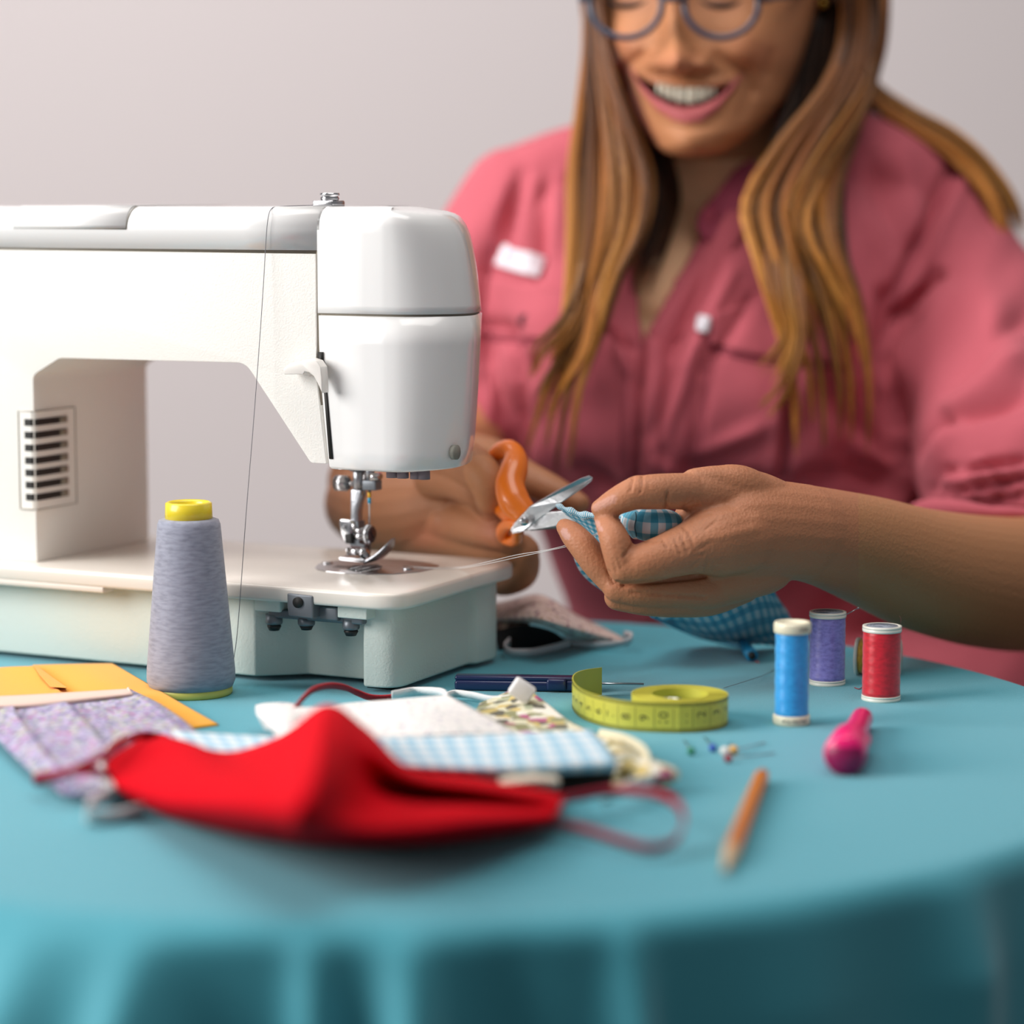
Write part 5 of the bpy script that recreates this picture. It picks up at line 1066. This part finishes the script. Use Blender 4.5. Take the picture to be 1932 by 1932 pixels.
# ---- hair
m_hair = mat('hair', 'ffffff', .42, spec=.45, attr='Col'); nodes(m_hair)[2].inputs['Anisotropic'].default_value = .6
HV, HF, HC = [], [], []
rootc, midc, tipc = np.array(lin('1d120c')[:3]), np.array(lin('9a5a26')[:3]), np.array(lin('e3a04a')[:3])
def hcol(t, j, dark):
    t = min(1, max(0, t + j)); c = rootc + (midc - rootc) * min(1, t / .45) if t < .45 else midc + (tipc - midc) * ((t - .45) / .55)
    return c * dark
def lock(A, B, n, seg=22, r0=.0011, clumps=14, dstart=.1, dend=1.0, jit=7, tipspread=1.0, thick=.012, shade=1.0):
    """strands between two guide curves of (px, py, depth); each ends in one of a few clumps"""
    for s_ in range(n):
        u = rng.random(); cl = (math.floor(u * clumps) + .5) / clumps; L_ = (.84 + .12 * math.sin(cl * 57)) * (.70 + .34 * rng.random() ** .6) if rng.random() > .2 else .5 + .4 * rng.random()
        ph, am, j, dk = rng.random() * 6.28, rng.normal(0, jit * .35), rng.normal(0, .09) + .10 * math.sin(cl * 40), (.34 + .80 * rng.random() + .38 * math.sin(cl * 63)) * shade  # random strand and clump tone, widened to paint in shadowed gaps between locks
        dd_ = (rng.random() - .5) * thick; ja = rng.normal(0, jit * .30); pts = []
        for i in range(seg):
            t = i / (seg - 1) * L_; k = u + (cl - u) * min(1, t * 1.3) * .62
            a = ca(A, t); b_ = ca(B, t); x = a + (b_ - a) * k
            pts.append(P(x[0] + ja + am * math.sin(t * 5 + ph), x[1] + am * .4 * math.cos(t * 4 + ph), x[2] + dd_ * (1 - .5 * t) + .004 * math.sin(t * 6 + cl * 30)))
        rad = [r0 * (1 - (i / (seg - 1)) ** 3 * .85) for i in range(seg)]
        V, Fc = tube(pts, rad, 4); k0 = len(HV); HV.extend(V); HF.extend([tuple(q_ + k0 for q_ in f) for f in Fc])
        for i in range(seg):
            c = hcol(dstart + (dend - dstart) * i / (seg - 1) * L_, j, dk); HC.extend([(*c, 1)] * 4)
_cache = {}
def ca(A, t):
    if id(A) not in _cache: _cache[id(A)] = (A, np.array(cat(A, 60)))
    c = _cache[id(A)][1]; f = t * 59; i = min(58, int(f)); return c[i] + (c[i + 1] - c[i]) * (f - i)
# curtain left of the face
A1 = [(1322, -308, 1.885), (1215, -285, 1.862), (1128, -160, 1.852), (1108, -40, 1.850), (1105, 80, 1.842), (1090, 200, 1.832), (1072, 320, 1.820), (1070, 440, 1.802), (1065, 560, 1.788), (1045, 680, 1.782), (1012, 780, 1.780), (975, 900, 1.785)]
B1 = [(1326, -304, 1.862), (1236, -262, 1.832), (1158, -150, 1.816), (1132, -40, 1.822), (1150, 110, 1.818), (1195, 230, 1.812), (1235, 330, 1.808), (1225, 430, 1.796), (1175, 520, 1.784), (1145, 620, 1.778), (1110, 740, 1.776), (1095, 920, 1.780)]
lock(A1, B1, 1600, seg=30, dstart=-.04, dend=1.0, clumps=13)
A1b = [(1150, 120, 1.85), (1190, 230, 1.85), (1215, 330, 1.84), (1215, 430, 1.825), (1200, 500, 1.810)]; B1b = [(1170, 130, 1.86), (1245, 260, 1.865), (1280, 380, 1.855), (1245, 500, 1.83), (1215, 590, 1.81)]
lock(A1b, B1b, 420, dstart=.0, dend=.12, clumps=10, thick=.02)
A1c = [(1110, 330, 1.83), (1095, 500, 1.795), (1060, 590, 1.778), (1010, 640, 1.776), (985, 690, 1.778)]; B1c = [(1150, 340, 1.83), (1130, 540, 1.79), (1110, 660, 1.776), (1065, 740, 1.774), (1030, 800, 1.776)]
lock(A1c, B1c, 220, dstart=.5, dend=1.05, clumps=6, r0=.0009)
# curtain right of the face
A2 = [(1330, -304, 1.862), (1440, -268, 1.832), (1540, -160, 1.822), (1585, -50, 1.850), (1592, 60, 1.860), (1555, 160, 1.842), (1462, 275, 1.820), (1400, 385, 1.802), (1420, 480, 1.790), (1450, 580, 1.782), (1490, 720, 1.778), (1500, 880, 1.782)]
B2 = [(1336, -316, 1.92), (1470, -304, 1.93), (1600, -190, 1.92), (1645, -50, 1.90), (1650, 60, 1.885), (1640, 160, 1.870), (1615, 260, 1.850), (1585, 360, 1.825), (1590, 460, 1.805), (1635, 580, 1.790), (1655, 720, 1.785), (1650, 900, 1.790)]
lock(A2, B2, 1900, seg=30, dstart=-.12, dend=.98, clumps=15)
A2b = [(1540, 20, 1.88), (1490, 190, 1.87), (1450, 290, 1.86), (1440, 420, 1.84), (1500, 560, 1.815), (1560, 700, 1.80)]; B2b = [(1600, 0, 1.90), (1590, 180, 1.895), (1590, 320, 1.87), (1600, 480, 1.83), (1640, 600, 1.81), (1660, 760, 1.80)]
lock(A2b, B2b, 520, dstart=.0, dend=.10, clumps=10, thick=.02)
A2c = [(1345, -318, 1.90), (1480, -296, 1.89), (1605, -180, 1.88), (1655, -60, 1.875), (1662, 50, 1.87), (1640, 130, 1.865), (1600, 200, 1.84), (1530, 300, 1.80), (1480, 400, 1.79), (1490, 500, 1.782), (1500, 610, 1.778)]; B2c = [(1345, -320, 1.91), (1490, -302, 1.90), (1620, -186, 1.89), (1668, -60, 1.88), (1670, 60, 1.875), (1655, 140, 1.87), (1630, 220, 1.85), (1560, 330, 1.81), (1530, 430, 1.79), (1590, 540, 1.782), (1680, 690, 1.780)]
lock(A2c, B2c, 420, seg=28, dstart=-.1, dend=.95, clumps=8)
A2d = [(1450, 330, 1.83), (1440, 510, 1.788), (1475, 610, 1.778), (1450, 660, 1.776), (1400, 700, 1.778)]; B2d = [(1500, 350, 1.83), (1520, 550, 1.785), (1520, 660, 1.776), (1480, 760, 1.776), (1440, 810, 1.78)]
lock(A2d, B2d, 130, dstart=.5, dend=1.0, clumps=5, r0=.0009)
# hair swept behind the shoulder on the right
A3 = [(1600, 60, 1.93), (1625, 150, 1.93), (1700, 208, 1.93), (1785, 252, 1.925), (1855, 312, 1.915), (1915, 405, 1.905), (1955, 570, 1.90)]; B3 = [(1620, 130, 1.92), (1650, 210, 1.92), (1710, 252, 1.915), (1785, 305, 1.905), (1845, 375, 1.895), (1880, 470, 1.885), (1935, 600, 1.875)]
A3 = [(x + 14, y - 8, d) for x, y, d in A3]
B3 = [(x + 10, y, d) for x, y, d in B3]
lock(A3, B3, 520, dstart=.52, dend=.85, clumps=9, thick=.02, shade=1.25)  # colour brightened to look lit despite the head's shadow
# hair on the crown and behind the neck
A4 = [(1330, -320, 1.88), (1180, -290, 1.85), (1110, -160, 1.84), (1104, -20, 1.86), (1110, 120, 1.88)]; B4 = [(1330, -315, 1.95), (1200, -300, 1.95), (1110, -180, 1.95), (1100, 0, 1.95), (1150, 160, 1.93)]
lock(A4, B4, 350, dstart=.05, dend=.4, clumps=10, r0=.0016)
A5 = [(1330, -320, 1.88), (1480, -290, 1.86), (1560, -160, 1.85), (1600, -20, 1.87), (1600, 120, 1.88)]; B5 = [(1330, -315, 1.95), (1480, -300, 1.95), (1570, -180, 1.95), (1620, 0, 1.95), (1620, 160, 1.93)]
lock(A5, B5, 350, dstart=.05, dend=.4, clumps=10, r0=.0016)
hair = obj('hair', HV, HF, m_hair, person, col=HC)
# dark mass of hair behind the face and neck
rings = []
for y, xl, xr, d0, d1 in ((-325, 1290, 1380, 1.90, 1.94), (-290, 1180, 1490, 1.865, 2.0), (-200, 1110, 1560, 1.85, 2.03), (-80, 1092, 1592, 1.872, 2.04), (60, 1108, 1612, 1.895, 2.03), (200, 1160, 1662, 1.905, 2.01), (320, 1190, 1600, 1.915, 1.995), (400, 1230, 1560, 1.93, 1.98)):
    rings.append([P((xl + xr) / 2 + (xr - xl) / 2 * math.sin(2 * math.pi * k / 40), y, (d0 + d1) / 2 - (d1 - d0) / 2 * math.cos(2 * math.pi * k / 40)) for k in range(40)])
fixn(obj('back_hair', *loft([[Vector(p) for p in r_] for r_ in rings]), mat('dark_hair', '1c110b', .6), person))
